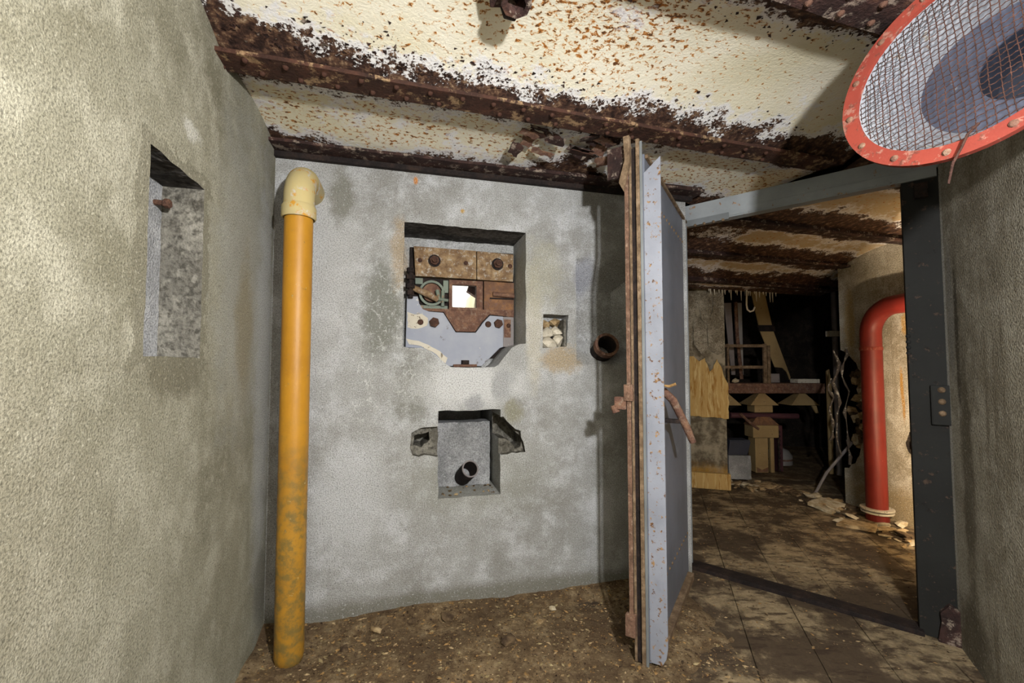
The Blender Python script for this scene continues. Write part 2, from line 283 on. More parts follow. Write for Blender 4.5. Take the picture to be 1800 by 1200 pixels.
# ================================================================== mesh helpers
class MB:
    def __init__(s, o=(0, 0, 0)): s.v = []; s.f = []; s.o = o
    def add(s, vs, fs):
        k = len(s.v); s.v += [tuple(v) for v in vs]; s.f += [tuple(i + k for i in f) for f in fs]; return s
    def box(s, lo, hi, mat=None):
        vs = [Vector((x, y, z)) for z in (lo[2], hi[2]) for y in (lo[1], hi[1]) for x in (lo[0], hi[0])]
        if mat: vs = [mat @ v for v in vs]
        return s.add(vs, [(0, 2, 3, 1), (4, 5, 7, 6), (0, 1, 5, 4), (2, 6, 7, 3), (0, 4, 6, 2), (1, 3, 7, 5)])
    def prism(s, poly, a, b, axis='y'):
        """outline in two coordinates, swept from a to b along the third"""
        P = {'y': lambda p, t: (p[0], t, p[1]), 'x': lambda p, t: (t, p[0], p[1]), 'z': lambda p, t: (p[0], p[1], t)}[axis]
        n = len(poly); vs = [P(p, a) for p in poly] + [P(p, b) for p in poly]
        return s.add(vs, [tuple(range(n)), tuple(range(2*n-1, n-1, -1))] + [(i, n+i, n+(i+1) % n, (i+1) % n) for i in range(n)])
    def tube(s, pts, r, seg=12, caps=True):
        pts = [Vector(p) for p in pts]; rs = r if isinstance(r, (list, tuple)) else [r]*len(pts)
        up = None; rings = []
        for i, p in enumerate(pts):
            t = (pts[min(i+1, len(pts)-1)] - pts[max(i-1, 0)]).normalized()
            if up is None: up = t.orthogonal().normalized()
            up = (up - t*up.dot(t)).normalized(); sd = t.cross(up)
            rings.append([p + (up*math.cos(2*math.pi*k/seg) + sd*math.sin(2*math.pi*k/seg))*rs[i] for k in range(seg)])
        vs = [v for q in rings for v in q]; fs = []
        for i in range(len(pts)-1):
            for k in range(seg):
                a = i*seg+k; b = i*seg+(k+1) % seg; fs.append((a, b, b+seg, a+seg))
        if caps: fs += [tuple(range(seg-1, -1, -1)), tuple((len(pts)-1)*seg+k for k in range(seg))]
        return s.add(vs, fs)
    def ringpipe(s, p0, p1, ro, ri, seg=24):
        """open hollow pipe"""
        p0 = Vector(p0); p1 = Vector(p1); t = (p1-p0).normalized(); up = t.orthogonal().normalized(); sd = t.cross(up)
        vs = []
        for p, r in ((p0, ro), (p1, ro), (p1, ri), (p0, ri)):
            vs += [p + (up*math.cos(2*math.pi*k/seg)+sd*math.sin(2*math.pi*k/seg))*r for k in range(seg)]
        fs = []
        for j in range(4):
            for k in range(seg):
                a = j*seg+k; b = j*seg+(k+1) % seg; c = (j+1) % 4*seg
                fs.append((a, b, c+(k+1) % seg, c+k))
        return s.add(vs, fs)
    def dome(s, p, n, r, h=None, seg=8):
        p = Vector(p); n = Vector(n).normalized(); h = h or r*0.6; up = n.orthogonal().normalized(); sd = n.cross(up)
        vs = []; fs = []
        for q, z in ((1.0, 0.0), (0.86, 0.55), (0.5, 0.88)):
            vs += [p + (up*math.cos(2*math.pi*k/seg)+sd*math.sin(2*math.pi*k/seg))*r*q + n*h*z for k in range(seg)]
        vs.append(p+n*h)
        for j in range(2):
            for k in range(seg): fs.append((j*seg+k, j*seg+(k+1) % seg, (j+1)*seg+(k+1) % seg, (j+1)*seg+k))
        for k in range(seg): fs.append((2*seg+k, 2*seg+(k+1) % seg, 3*seg))
        return s.add(vs, fs)
    def bolt(s, p, n, r, h):
        """hexagonal nut with the bolt end standing out of it"""
        p = Vector(p); n = Vector(n).normalized()
        s.tube([p, p+n*h], r, 6); s.tube([p+n*h*0.9, p+n*h*1.9], r*0.55, 10); return s
    def mesh(s, name, bevel=0.0, smooth=False):
        me = bpy.data.meshes.new(name); me.from_pydata([(a-s.o[0], b-s.o[1], c-s.o[2]) for a, b, c in s.v], [], s.f)
        bm = bmesh.new(); bm.from_mesh(me); bmesh.ops.recalc_face_normals(bm, faces=bm.faces)
        if bevel:
            ed = [e for e in bm.edges if len(e.link_faces) == 2 and e.calc_face_angle(0) > 0.6]
            bmesh.ops.bevel(bm, geom=ed, offset=bevel, segments=2, profile=0.6, affect='EDGES', clamp_overlap=True)
        bm.to_mesh(me); bm.free()
        if smooth:
            for p in me.polygons: p.use_smooth = True
            me.set_sharp_from_angle(angle=R(40))
        return me
    def build(s, name, mat, parent=None, bevel=0.0, smooth=False):
        return link(name, s.mesh(name, bevel, smooth), mat, parent)
def link(name, me, mat, parent=None):
    o = bpy.data.objects.new(name, me); COL.objects.link(o)
    if mat is not None and not me.materials: me.materials.append(M[mat] if isinstance(mat, str) else mat)
    if parent is not None: o.parent = parent
    return o
def tag(o, label=None, cat=None, group=None, kind=None):
    if label: o['label'] = label
    if cat: o['category'] = cat
    if group: o['group'] = group
    if kind: o['kind'] = kind
    return o
def thing(name, label, cat, loc=(0, 0, 0), rz=0.0, group=None):
    o = bpy.data.objects.new(name, None); COL.objects.link(o); o.empty_display_size = 0.1
    o.location = loc; o.rotation_euler = (0, 0, rz); return tag(o, label, cat, group)
def frame_mat(o, p, ax, ay):
    """puts o at p with its x and y axes along ax and ay (both level)"""
    ax = Vector((ax[0], ax[1], 0)).normalized(); ay = Vector((ay[0], ay[1], 0)).normalized(); az = ax.cross(ay)
    o.matrix_world = Matrix(((ax.x, ay.x, az.x, p[0]), (ax.y, ay.y, az.y, p[1]), (ax.z, ay.z, az.z, p[2]), (0, 0, 0, 1)))
def jag(poly, step=0.03, amp=0.004):
    out = []
    for i, a in enumerate(poly):
        b = poly[(i+1) % len(poly)]; L = math.hypot(b[0]-a[0], b[1]-a[1]); n = max(1, int(L/step)); out.append(a)
        for k in range(1, n):
            t = k/n; out.append((a[0]+(b[0]-a[0])*t+random.uniform(-amp, amp), a[1]+(b[1]-a[1])*t+random.uniform(-amp, amp)))
    return out
def cut(me, cutters):
    """takes the cutters out of the slab me and returns the new mesh"""
    base = bpy.data.objects.new('slab', me); COL.objects.link(base); tmp = [base]
    for c in cutters:
        cm = c.mesh('cutter'); co = bpy.data.objects.new('cutter', cm); COL.objects.link(co); tmp.append(co)
        md = base.modifiers.new('cut', 'BOOLEAN'); md.operation = 'DIFFERENCE'; md.solver = 'EXACT'; md.object = co
    dg = bpy.context.evaluated_depsgraph_get(); dg.update()
    new = bpy.data.meshes.new_from_object(base.evaluated_get(dg))
    for o in tmp: bpy.data.objects.remove(o)
    return new
def rock_mesh(name, seed, flat=0.6, sub=1):
    rnd = random.Random(seed); bm = bmesh.new(); bmesh.ops.create_icosphere(bm, subdivisions=sub, radius=1.0)
    for v in bm.verts:
        n = mnoise.noise(v.co*1.3 + Vector((seed*3.1, 0, 0)))
        v.co *= 1.0 + 0.55*n + rnd.uniform(-0.10, 0.10)
    for _ in range(4):                                          # broken faces
        d = Vector((rnd.uniform(-1, 1), rnd.uniform(-1, 1), rnd.uniform(-1, 1))).normalized(); lim = rnd.uniform(0.5, 0.75)
        for v in bm.verts:
            t = v.co.dot(d)
            if t > lim: v.co -= d*(t-lim)
    for v in bm.verts: v.co.z *= flat
    me = bpy.data.meshes.new(name); bm.to_mesh(me); bm.free(); return me
def rest(o, z=0.0, sink=0.0):
    """lets o lie on height z"""
    mb_ = o.matrix_basis.copy(); lo = min((mb_ @ v.co).z for v in o.data.vertices); o.location.z += z-lo-sink

# ================================================================== the rooms
FA = R(14.4); FO = Vector((-1.07, 1.90, 0)); FE = Vector((math.cos(FA), math.sin(FA), 0)); FN = Vector((-math.sin(FA), math.cos(FA), 0))
def room(o): o.location = FO; o.rotation_euler = (0, 0, FA); return o       # frame of the front wall: x along it, y into it
def rw(u, w_, z): return FO + FE*u + FN*w_ + Vector((0, 0, z))
H = 2.12                                                                     # underside of the girders

# ---- front wall with its embrasure recess, the shelf niche below, the small pocket and the splayed hole
slab = MB().box((-0.45, 0.0, -0.05), (2.135, 0.62, 2.40)).mesh('wall_front')
rec = jag([(0.569, 1.851), (0.568, 1.25), (0.60, 1.243), (0.655, 1.245), (0.70, 1.228), (0.785, 1.158), (0.80, 1.151), (1.015, 1.151), (1.035, 1.165), (1.105, 1.25), (1.14, 1.268), (1.178, 1.272), (1.178, 1.845)], 0.04, 0.0025)
splay = MB(); fo = [(1.455, 1.735), (1.455, 1.165), (1.90, 1.165), (1.90, 1.735)]; fi = [(1.50, 1.578), (1.50, 1.30), (1.725, 1.30), (1.725, 1.578)]
splay.add([(a, -0.05*0+(-0.001), b) for a, b in fo]+[(a, 0.13, b) for a, b in fi], [(0, 1, 2, 3), (7, 6, 5, 4), (0, 4, 5, 1), (1, 5, 6, 2), (2, 6, 7, 3), (3, 7, 4, 0)])
cutters = [MB().prism(rec, -0.05, 0.255),
           MB().add([(0.802, 0.24, 1.452), (0.972, 0.24, 1.452), (0.972, 0.24, 1.612), (0.802, 0.24, 1.612), (0.70, 0.70, 1.36), (1.35, 0.70, 1.36), (1.35, 0.70, 1.90), (0.70, 0.70, 1.90)], [(0, 1, 2, 3), (7, 6, 5, 4), (0, 4, 5, 1), (1, 5, 6, 2), (2, 6, 7, 3), (3, 7, 4, 0)]),
           MB().prism(jag([(0.738, 0.94), (0.738, 0.522), (1.046, 0.522), (1.046, 0.94)], 0.04, 0.003), -0.05, 0.56),
           MB().prism(jag([(0.655, 0.862), (0.612, 0.84), (0.605, 0.77), (0.618, 0.735), (0.73, 0.722), (0.76, 0.73), (0.76, 0.86)], 0.025, 0.006), -0.05, 0.035),
           MB().prism(jag([(1.03, 0.90), (1.06, 0.905), (1.10, 0.86), (1.15, 0.83), (1.165, 0.77), (1.175, 0.722), (1.05, 0.716), (1.03, 0.72)], 0.025, 0.006), -0.05, 0.04),
           MB().prism(jag([(0.625, 0.822), (0.618, 0.775), (0.66, 0.765), (0.70, 0.80), (0.695, 0.838)], 0.015, 0.004), 0.02, 0.20),
           MB().prism(jag([(1.03, 0.92), (1.075, 0.885), (1.12, 0.845), (1.158, 0.80), (1.16, 0.745), (1.13, 0.735), (1.10, 0.775), (1.03, 0.80)], 0.02, 0.006), 0.02, 0.20),
           MB().prism(jag([(1.272, 1.425), (1.268, 1.25), (1.40, 1.26), (1.413, 1.425)], 0.03, 0.004), -0.05, 0.10),
           splay]
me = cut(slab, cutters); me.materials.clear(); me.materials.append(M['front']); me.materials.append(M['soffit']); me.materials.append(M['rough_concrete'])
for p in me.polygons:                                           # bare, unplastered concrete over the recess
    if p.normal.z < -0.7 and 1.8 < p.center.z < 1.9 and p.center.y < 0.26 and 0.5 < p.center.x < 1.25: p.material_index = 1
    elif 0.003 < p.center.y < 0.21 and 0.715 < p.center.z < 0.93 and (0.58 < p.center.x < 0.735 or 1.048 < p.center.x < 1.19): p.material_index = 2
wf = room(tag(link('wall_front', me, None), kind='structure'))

# ---- left wall with the upright niche
slab = MB().box((-0.40, -4.2, -0.05), (0.0, 0.35, 2.40)).mesh('wall_left')
nic = jag([(-0.968, 1.668), (-0.965, 1.18), (-0.685, 1.18), (-0.690, 1.672)], 0.04, 0.003)
me = cut(slab, [MB().prism(nic, -0.105, 0.05, 'x')]); me.materials.clear()
for k in ('left', 'soffit', 'rough_concrete', 'niche'): me.materials.append(M[k])
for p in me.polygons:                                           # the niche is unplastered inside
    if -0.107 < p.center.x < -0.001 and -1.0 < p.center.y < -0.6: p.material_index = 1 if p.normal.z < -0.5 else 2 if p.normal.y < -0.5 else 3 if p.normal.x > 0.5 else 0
room(tag(link('wall_left', me, None), kind='structure'))
# ---- back wall behind the camera, right wall, wall round the door
def wallslab(name, a, b, t, z0, z1, mat, cuts=()):
    """slab from a to b, its face on the left of that direction, thickness t to the right"""
    a = Vector((a[0], a[1], 0)); b = Vector((b[0], b[1], 0)); d = (b-a).normalized(); n = Vector((-d.y, d.x, 0)); L = (b-a).length
    me = MB().box((0, -t, z0), (L, 0, z1)).mesh(name)
    if cuts: me = cut(me, cuts)
    o = link(name, me, mat); o.location = a; o.rotation_euler = (0, 0, math.atan2(d.y, d.x)); return tag(o, kind='structure')
# right wall runs from the jamb back past the camera
RA = Vector((1.862, 1.84, 0)); RD = Vector((-0.5, -0.866, 0))
RL = 2.1; RB = RA + RD*RL
wallslab('wall_right', RB, RA, 0.30, -0.05, 2.40, 'rightwall')
wallslab('wall_side', (0.66, -2.0), RB, 0.30, -0.05, 2.40, 'right')
wallslab('wall_back', (-1.2, -1.9), (1.2, -1.9), 0.3, -0.05, 2.40, 'right')
# ---- far room beyond the door, and the dark machine room behind it
wallslab('wall_far_left', (1.68, 4.20), (1.06, 2.62), 0.30, -0.05, 2.40, 'stubplaster')
wallslab('wall_shadow_screen', (1.875, 1.86), (2.22, 2.30), 0.07, -0.05, 2.40, 'right')  # unseen slab, added to cast the straight shadow edge on the far floor
wallslab('wall_far_near', (1.86, 1.72), (3.3, 1.72), 0.3, -0.05, 2.40, 'farplaster')
bite = jag([(1.75, 1.30), (1.60, 1.27), (1.50, 1.18), (1.42, 1.0), (1.41, 0.75), (1.46, 0.55), (1.52, 0.40), (1.60, 0.30), (1.75, 0.28)], 0.04, 0.014)
wfr = wallslab('wall_far_right', (2.98, 2.05), (2.827, 3.69), 0.35, -0.05, 2.40, 'farwall', [MB().prism(bite, -0.30, 0.05)])
stub = wallslab('wall_far_stub', (2.024, 4.073), (1.66, 4.188), 0.45, -0.05, 2.40, 'sinter')
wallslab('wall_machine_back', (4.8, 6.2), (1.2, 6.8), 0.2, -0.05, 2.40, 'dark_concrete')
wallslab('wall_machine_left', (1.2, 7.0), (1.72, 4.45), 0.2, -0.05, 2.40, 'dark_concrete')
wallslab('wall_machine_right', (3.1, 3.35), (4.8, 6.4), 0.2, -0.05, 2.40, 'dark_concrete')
# ================================================================== floors
PLAN = [(-2.2, -2.6), (5.4, -2.6), (5.4, 7.4), (0.95, 7.4), (0.95, 3.02), (-1.75, 2.36)]
fl = MB().prism(PLAN, -0.12, -0.02, 'z').build('floor', 'dirt'); tag(fl, kind='structure')
# tiles: a pitch of 0.235 m, square to the far room
TA = R(-19); tx = Vector((math.cos(TA), math.sin(TA), 0)); ty = Vector((-math.sin(TA), math.cos(TA), 0)); TO = Vector((1.5, 2.2, 0)); TP = 0.245
me = MB().box((-TP/2+0.0015, -TP/2+0.0015, -0.03), (TP/2-0.0015, TP/2-0.0015, 0.0)).mesh('tile', bevel=0.0015)
me.materials.append(M['tile'])
for i in range(-9, 9):
    for j in range(-9, 14):
        p = TO + tx*(i*TP) + ty*(j*TP)
        rel = p - FO; u = rel.dot(FE); v_ = rel.dot(FN)
        near = v_ < -0.02 and u > 1.35 and (p-RA).dot(Vector((-RD.y, RD.x, 0)))*1 < 0.35 and p.y > 0.9
        sid = (p - Vector((1.05, 2.52, 0))).dot(Vector((0.67, 0.742, 0)))
        far = sid > 0.03 and p.x < 3.05 and p.y < 4.45 and (p.x-1.10)*0.94-(p.y-2.6)*0.35 > -0.1
        if not (near or far) or p.x > 3.1: continue
        o = link('tile', me, None, fl); o.location = (p.x, p.y, random.uniform(-0.0015, 0.0015)); o.rotation_euler = (random.uniform(-.004, .004), random.uniform(-.004, .004), TA)
# dirt drifted over the floor of the near room
bm = bmesh.new(); nx, ny = 110, 110; g = []
for j in range(ny+1):
    for i in range(nx+1):
        u = -0.02+2.25*i/nx; v_ = -2.0+2.02*j/ny; p = rw(u, v_, 0)
        z = 0.012+0.018*mnoise.noise(p*3.0)+0.008*mnoise.noise(p*11)+0.005*mnoise.noise(p*40)
        z += 0.02*max(0, 1-u/0.25)+0.02*max(0, 1+v_/0.10)
        d = (p-Vector((0.62, 1.70, 0))).dot(Vector((0.856, -0.517, 0)))        # thins out right of the door
        z -= 0.035*max(0, min(1, (d+0.02)/0.30)) + 0.05*max(0, min(1, (u-1.95)/0.2))
        g.append(bm.verts.new((p.x, p.y, z)))
for j in range(ny):
    for i in range(nx): bm.faces.new((g[j*(nx+1)+i], g[j*(nx+1)+i+1], g[(j+1)*(nx+1)+i+1], g[(j+1)*(nx+1)+i]))
me = bpy.data.meshes.new('dirt'); bm.to_mesh(me); bm.free()
for p in me.polygons: p.use_smooth = True
dirt = tag(link('drifted_dirt', me, 'dirt'), 'brown dirt drifted over the near floor below the embrasure wall', 'dirt', kind='stuff')
DIRT = me
def dirt_z(u, v_):
    p = rw(u, v_, 0); i = max(0, min(nx, round((u+0.02)/2.25*nx))); j = max(0, min(ny, round((v_+2.0)/2.02*ny)))
    return DIRT.vertices[j*(nx+1)+i].co.z

# ================================================================== ceiling
CA = R(16.5); CO = Vector((-0.05, 1.57, 0)); CE = Vector((math.cos(CA), math.sin(CA), 0)); CN = Vector((-math.sin(CA), math.cos(CA), 0))
def cw(u, v_, z): return CO + CE*u + CN*v_ + Vector((0, 0, z))
roof = MB().prism(PLAN, 2.36, 2.5, 'z').build('ceiling', 'dark_concrete'); tag(roof, kind='structure')
def sheet(v0, v1, u0, u1, z0, z1, rise, dense, age, nu=150, nv=34):
    """one arched steel sheet between two girders"""
    vs = []; E = []; D = []; A = []
    for j in range(nv+1):
        for i in range(nu+1):
            s = j/nv; t = i/nu; u = u0+(u1-u0)*t; v_ = v0+(v1-v0)*s
            z = z0+(z1-z0)*s+rise*math.sin(math.pi*s)**0.8 + 0.004*mnoise.noise(Vector((u*4, v_*4, z0)))
            vs.append((u, v_, z)); dd = min(s, 1-s)*abs(v1-v0)
            E.append(max(0.0, 1-dd/0.20)); D.append(dense(u, s)); A.append(age(u, s))
    fs = [(j*(nu+1)+i, j*(nu+1)+i+1, (j+1)*(nu+1)+i+1, (j+1)*(nu+1)+i) for j in range(nv) for i in range(nu)]
    me = bpy.data.meshes.new('ceiling_sheet'); me.from_pydata(vs, [], fs)
    for nm, dat in (('edge', E), ('dense', D), ('age', A), ('tan', [1.0 if u0 > 1.0 else 0.0]*len(vs))):
        at = me.attributes.new(nm, 'FLOAT', 'POINT'); at.data.foreach_set('value', dat)
    for p in me.polygons: p.use_smooth = True
    o = link('ceiling_sheet', me, 'ceil', roof); o.location = CO; o.rotation_euler = (0, 0, CA); return o
def bump1(x, c, wd): return math.exp(-((x-c)/wd)**2)
sheet(-0.70, 0.0, -1.3, 1.75, 2.145, 2.145, 0.075, lambda u, s: 0.30+0.75*bump1(u, 0.25, 0.42)*bump1(s, 0.35, 0.5)+0.2*bump1(u, -0.5, 0.4), lambda u, s: 0.62*bump1(u, -1.0, 0.20)+0.5*max(0, min(1, (u-1.28+0.25*(1-s))/0.35))+0.55*bump1(s, 0, 0.22)*bump1(u, 0.9, 0.5))
sheet(0.0, 0.62, -1.3, 1.75, 2.145, 2.135, 0.040, lambda u, s: 0.75, lambda u, s: 0.27+0.40*bump1(u, 0.62, 0.24)+0.25*bump1(u, -0.98, 0.12)-0.15*bump1(u, 1.1, 0.3)*bump1(s, .5, .5))
sheet(-1.44, -0.74, -1.3, 1.75, 2.145, 2.145, 0.075, lambda u, s: 0.5, lambda u, s: 0.35*s, nu=90, nv=20)
sheet(-2.2, -1.44, -1.3, 1.75, 2.145, 2.145, 0.075, lambda u, s: 0.5, lambda u, s: 0.1, nu=60, nv=16)
sheet(-3.6, -2.2, -2.0, 1.75, 2.145, 2.145, 0.075, lambda u, s: 0.5, lambda u, s: 0.1, nu=60, nv=16)
fa = lambda u, s: 0.50+0.55*max(0, min(1, (2.15-u)/0.7))-0.35*bump1(u, 2.35, 0.45)*bump1(s, 0.5, 0.35)
sheet(0.62, 1.13, 1.25, 3.9, 2.08, 2.02, 0.03, lambda u, s: 0.5, fa)
sheet(1.13, 1.58, 1.25, 3.9, 2.00, 1.93, 0.03, lambda u, s: 0.5, fa)
sheet(1.58, 1.80, 1.25, 3.9, 1.90, 1.875, 0.008, lambda u, s: 0.5, lambda u, s: fa(u, s)-0.1, nv=16)
sheet(0.0, 0.62, 1.75, 3.9, 2.12, 2.09, 0.03, lambda u, s: 0.5, fa)
sheet(-0.70, 0.0, 1.75, 3.9, 2.12, 2.12, 0.05, lambda u, s: 0.5, fa, nu=60, nv=14)

def girder(v_, u0, u1, z, label, rows=True, mat='beam', half=0.052, rot=0.0, gap=0.16):
    """riveted girder: flange below, web above"""
    o = thing('ceiling_girder', label, 'girder'); o.location = cw(u0, v_, z); o.rotation_euler = (0, 0, CA+rot)
    L = u1-u0; n = int(L/0.12)
    f = MB(); poly = []
    pts = [(0, -half)]+[(L*i/n, -half+random.uniform(-.003, .003)) for i in range(1, n)]+[(L, -half)]
    pts += [(L, half)]+[(L*i/n, half+random.uniform(-.003, .003)) for i in range(n-1, 0, -1)]+[(0, half)]
    f.prism(pts, 0.0, 0.014, 'z'); f.build('flange', mat, o, bevel=0.002)
    MB().box((0, -0.006, 0.013), (L, 0.006, 0.20)).build('web', mat, o)
    if rows:
        me = MB().dome((0, 0, 0), (0, 0, -1), 0.0105, 0.010).mesh('rivet', smooth=True); k = 0; x = 0.05
        while x < L:
            for sy in (-1, 1):
                if random.random() < 0.12: continue
                r = link('rivet', me, 'rustbolt' if random.random() < .6 else mat, o); r.location = (x+sy*0.018, sy*half*0.52, 0.0)
            x += gap*0.72
    return o
girder(0.0, -0.98, 1.62, H, 'rusty brown riveted ceiling girder running from the left wall to the steel door')
girder(-0.72, -0.90, 1.30, H, 'rusty ceiling girder in the upper right corner above the vent', mat='beamdark')
girder(0.548, -0.92, 1.30, H+0.005, 'dark flaking girder lying along the top of the embrasure wall', rows=False, mat='beamdark', half=0.05, rot=R(-1.9))
girder(1.13, 1.30, 3.6, 1.985, 'rusted girder crossing the far room ceiling beyond the door lintel', rows=False, mat='beamdark', half=0.04)
girder(1.58, 1.30, 3.6, 1.885, 'rusted girder crossing the far room ceiling nearest the machinery', rows=False, mat='beamdark', half=0.04)
girder(0.62, 1.36, 3.6, 2.045, 'rusted girder crossing the far room ceiling just behind the lintel', rows=False, mat='beamdark', half=0.04)

# ---- sheets of scaling rust hanging off the ceiling
for k in range(16):
    u = random.uniform(0.15, 0.62); v_ = random.uniform(0.10, 0.36); L = random.uniform(0.05, 0.13); W = random.uniform(0.03, 0.07)
    o = MB().prism(jag([(-L/2, -W/2), (L/2, -W*0.3), (L*0.4, W/2), (-L*0.45, W*0.4)], 0.015, 0.006), 0, 0.004, 'z').build('rust_flake', random.choice(['beamdark', 'rust', 'beamdark', 'beam']), roof)
    o.location = cw(u, v_, random.uniform(2.125, 2.165)); o.rotation_euler = (random.uniform(-.5, .5), random.uniform(-.35, .35), CA+random.uniform(-.4, .4))
mb = MB()
for k in range(2600):
    side = random.choice([(0.0, -1), (0.0, 1), (0.52, -1), (-0.66, 1), (0.0, -1)]); u = random.uniform(-0.95, 1.35); v_ = side[0]+side[1]*(0.05+abs(random.gauss(0, 0.05)))
    if side[0] == 0.52: v_ = 0.55-0.05-abs(random.gauss(0, 0.03))
    s_ = (v_/0.62) if v_ > 0 else (v_+0.70)/0.70
    if not 0 < s_ < 1: continue
    z = 2.145+(0.040 if v_ > 0 else 0.075)*math.sin(math.pi*s_)**0.8-0.002
    r = random.choice([0.002, 0.003, 0.004, 0.006, 0.009]); a = random.random()*6.28; c_, d_ = math.cos(a)*r, math.sin(a)*r; p = cw(u, v_, z)
    mb.add([p+Vector((c_, d_, random.uniform(-.5, .2)*r)), p+Vector((-d_, c_, random.uniform(-.6, .2)*r)), p+Vector((-c_*.8, -d_*.8, random.uniform(-.6, .2)*r)), p+Vector((d_, -c_, random.uniform(-.4, .2)*r))], [(0, 1, 2)] if k % 3 else [(0, 1, 2), (0, 2, 3)])
tag(mb.build('rust_scale', 'beamdark', roof), kind='stuff')
MB((0, 0, 0)).prism([(0.0, 0.0), (2.16, 0.0), (2.16, -0.030), (0.0, -0.026)], 2.098, 2.122, 'z').build('wall_angle', 'blackiron', wf)

# ================================================================== things on the front wall
def fthing(name, label, cat, base):
    return thing(name, label, cat, rw(*base), FA)
# ---- yellow pipe in the corner
B = (0.151, -0.222, 0.0); t = fthing('drain_pipe', 'yellow painted upright pipe standing in the left corner with elbow into the wall', 'pipe', B)
MB(B).tube([(B[0], B[1], 0.0), (B[0], B[1], 0.012), (B[0], B[1], 0.04), (B[0], B[1], 0.6), (B[0], B[1], 1.2), (B[0], B[1], 1.795)], [0.036, 0.048, 0.054, 0.054, 0.054, 0.054], 28).build('pipe', 'yellow', t, smooth=True)
pts = [(B[0], B[1], 1.755), (B[0], B[1], 1.83)]+[(B[0], -0.102-0.12*math.cos(a), 1.83+0.12*math.sin(a)) for a in [R(k) for k in range(10, 91, 10)]]+[(B[0], 0.02, 1.95)]
MB(B).tube(pts, 0.0585, 28).build('elbow', 'yellowpale', t, smooth=True)
MB(B).tube([(B[0], B[1], 1.755), (B[0], B[1], 1.762), (B[0], B[1], 1.80), (B[0], B[1], 1.81)], [0.062, 0.0655, 0.0655, 0.060], 28).build('collar', 'yellowpale', t, smooth=True)

# ---- embrasure fitting
B = (0.88, 0.24, 1.151); t = fthing('embrasure_fitting', 'rusty bolted steel loophole fitting in the wall recess with daylight showing', 'loophole', B)
def P(name, mb, mat, bev=0.002, par=None, smooth=False): mb.o = B; return mb.build(name, mat, par or t, bevel=bev, smooth=smooth)
# backing frame round the sight hole
P('backing_frame', MB().box((0.60, 0.232, 1.60), (1.172, 0.252, 1.795)).box((0.60, 0.232, 1.20), (1.16, 0.252, 1.468)).box((0.60, 0.232, 1.468), (0.816, 0.252, 1.60)).box((0.965, 0.232, 1.468), (1.172, 0.252, 1.60)), 'blackiron')
P('top_plate', MB().prism([(0.618, 1.790), (0.628, 1.631), (0.953, 1.628), (0.952, 1.786)], 0.188, 0.232), 'rustpale', 0.004)
P('top_plate', MB().prism([(0.956, 1.786), (0.957, 1.628), (1.160, 1.626), (1.163, 1.779)], 0.190, 0.232), 'rustpale', 0.004)
for (u, z) in ((0.726, 1.716), (1.07, 1.718)):
    b = P('bolt', MB().bolt((u, 0.188, z), (0, -1, 0), 0.026, 0.018), 'rustbolt', 0.0015)
    MB(B).tube([(u, 0.190, z), (u, 0.184, z)], 0.033, 20).build('washer', 'blackiron', b)
for (u, z) in ((0.651, 1.715), (0.895, 1.714), (1.142, 1.712)): P('rivet', MB().dome((u, 0.189, z), (0, -1, 0), 0.013, 0.006, 12), 'rustbolt', 0, smooth=True)
fr = MB().box((0.806, 0.198, 1.596), (0.991, 0.234, 1.622)).box((0.806, 0.198, 1.458), (0.991, 0.234, 1.474)).box((0.806, 0.198, 1.474), (0.824, 0.234, 1.596)).box((0.955, 0.198, 1.474), (0.991, 0.234, 1.596))
P('sight_frame', fr, 'rust')
sh = P('sliding_shutter', MB().prism([(0.998, 1.625), (0.998, 1.461), (1.168, 1.455), (1.17, 1.622)], 0.205, 0.232), 'rustorange', 0.003)
P('shutter_handle', MB().tube([(1.045, 0.192, 1.553), (1.165, 0.188, 1.545)], 0.0125, 12), 'rust', 0, sh, True)
P('handle_slot', MB().box((1.03, 0.200, 1.526), (1.165, 0.206, 1.534)), 'blackiron', 0, sh)
P('bearing_ring', MB().ringpipe((0.715, 0.232, 1.545), (0.715, 0.196, 1.545), 0.068, 0.056, 28), 'verdigris', 0, smooth=True)
P('bearing_disc', MB().tube([(0.715, 0.232, 1.55), (0.715, 0.212, 1.55)], 0.050, 24), 'rust', 0.003)
P('locking_arm', MB().tube([(0.618, 0.186, 1.566), (0.70, 0.178, 1.532), (0.746, 0.186, 1.508)], [0.016, 0.017, 0.014], 14), 'rustpale', 0, smooth=True)
P('spindle', MB().tube([(0.742, 0.19, 1.56), (0.752, 0.186, 1.508)], 0.011, 12).tube([(0.772, 0.196, 1.56), (0.772, 0.196, 1.475)], 0.010, 10).tube([(0.745, 0.188, 1.512), (0.80, 0.196, 1.508)], 0.009, 10), 'verdigris', 0, smooth=True)
for lo, hi in (((0.64, 0.206, 1.463), (0.80, 0.232, 1.480)), ((0.775, 0.206, 1.55), (0.803, 0.232, 1.618)), ((0.628, 0.21, 1.592), (0.668, 0.232, 1.625))): P('bearing_bracket', MB().box(lo, hi), 'verdigris')
h = P('pivot', MB().tube([(0.604, 0.172, 1.51), (0.604, 0.172, 1.665)], 0.013, 12), 'blackiron', 0, smooth=True)
for z, r in ((1.655, 0.020), (1.618, 0.026), (1.572, 0.024), (1.536, 0.020)): P('nut', MB().tube([(0.602, 0.170, z-0.012), (0.602, 0.170, z+0.012)], r, 6), 'blackiron', 0.002, h)
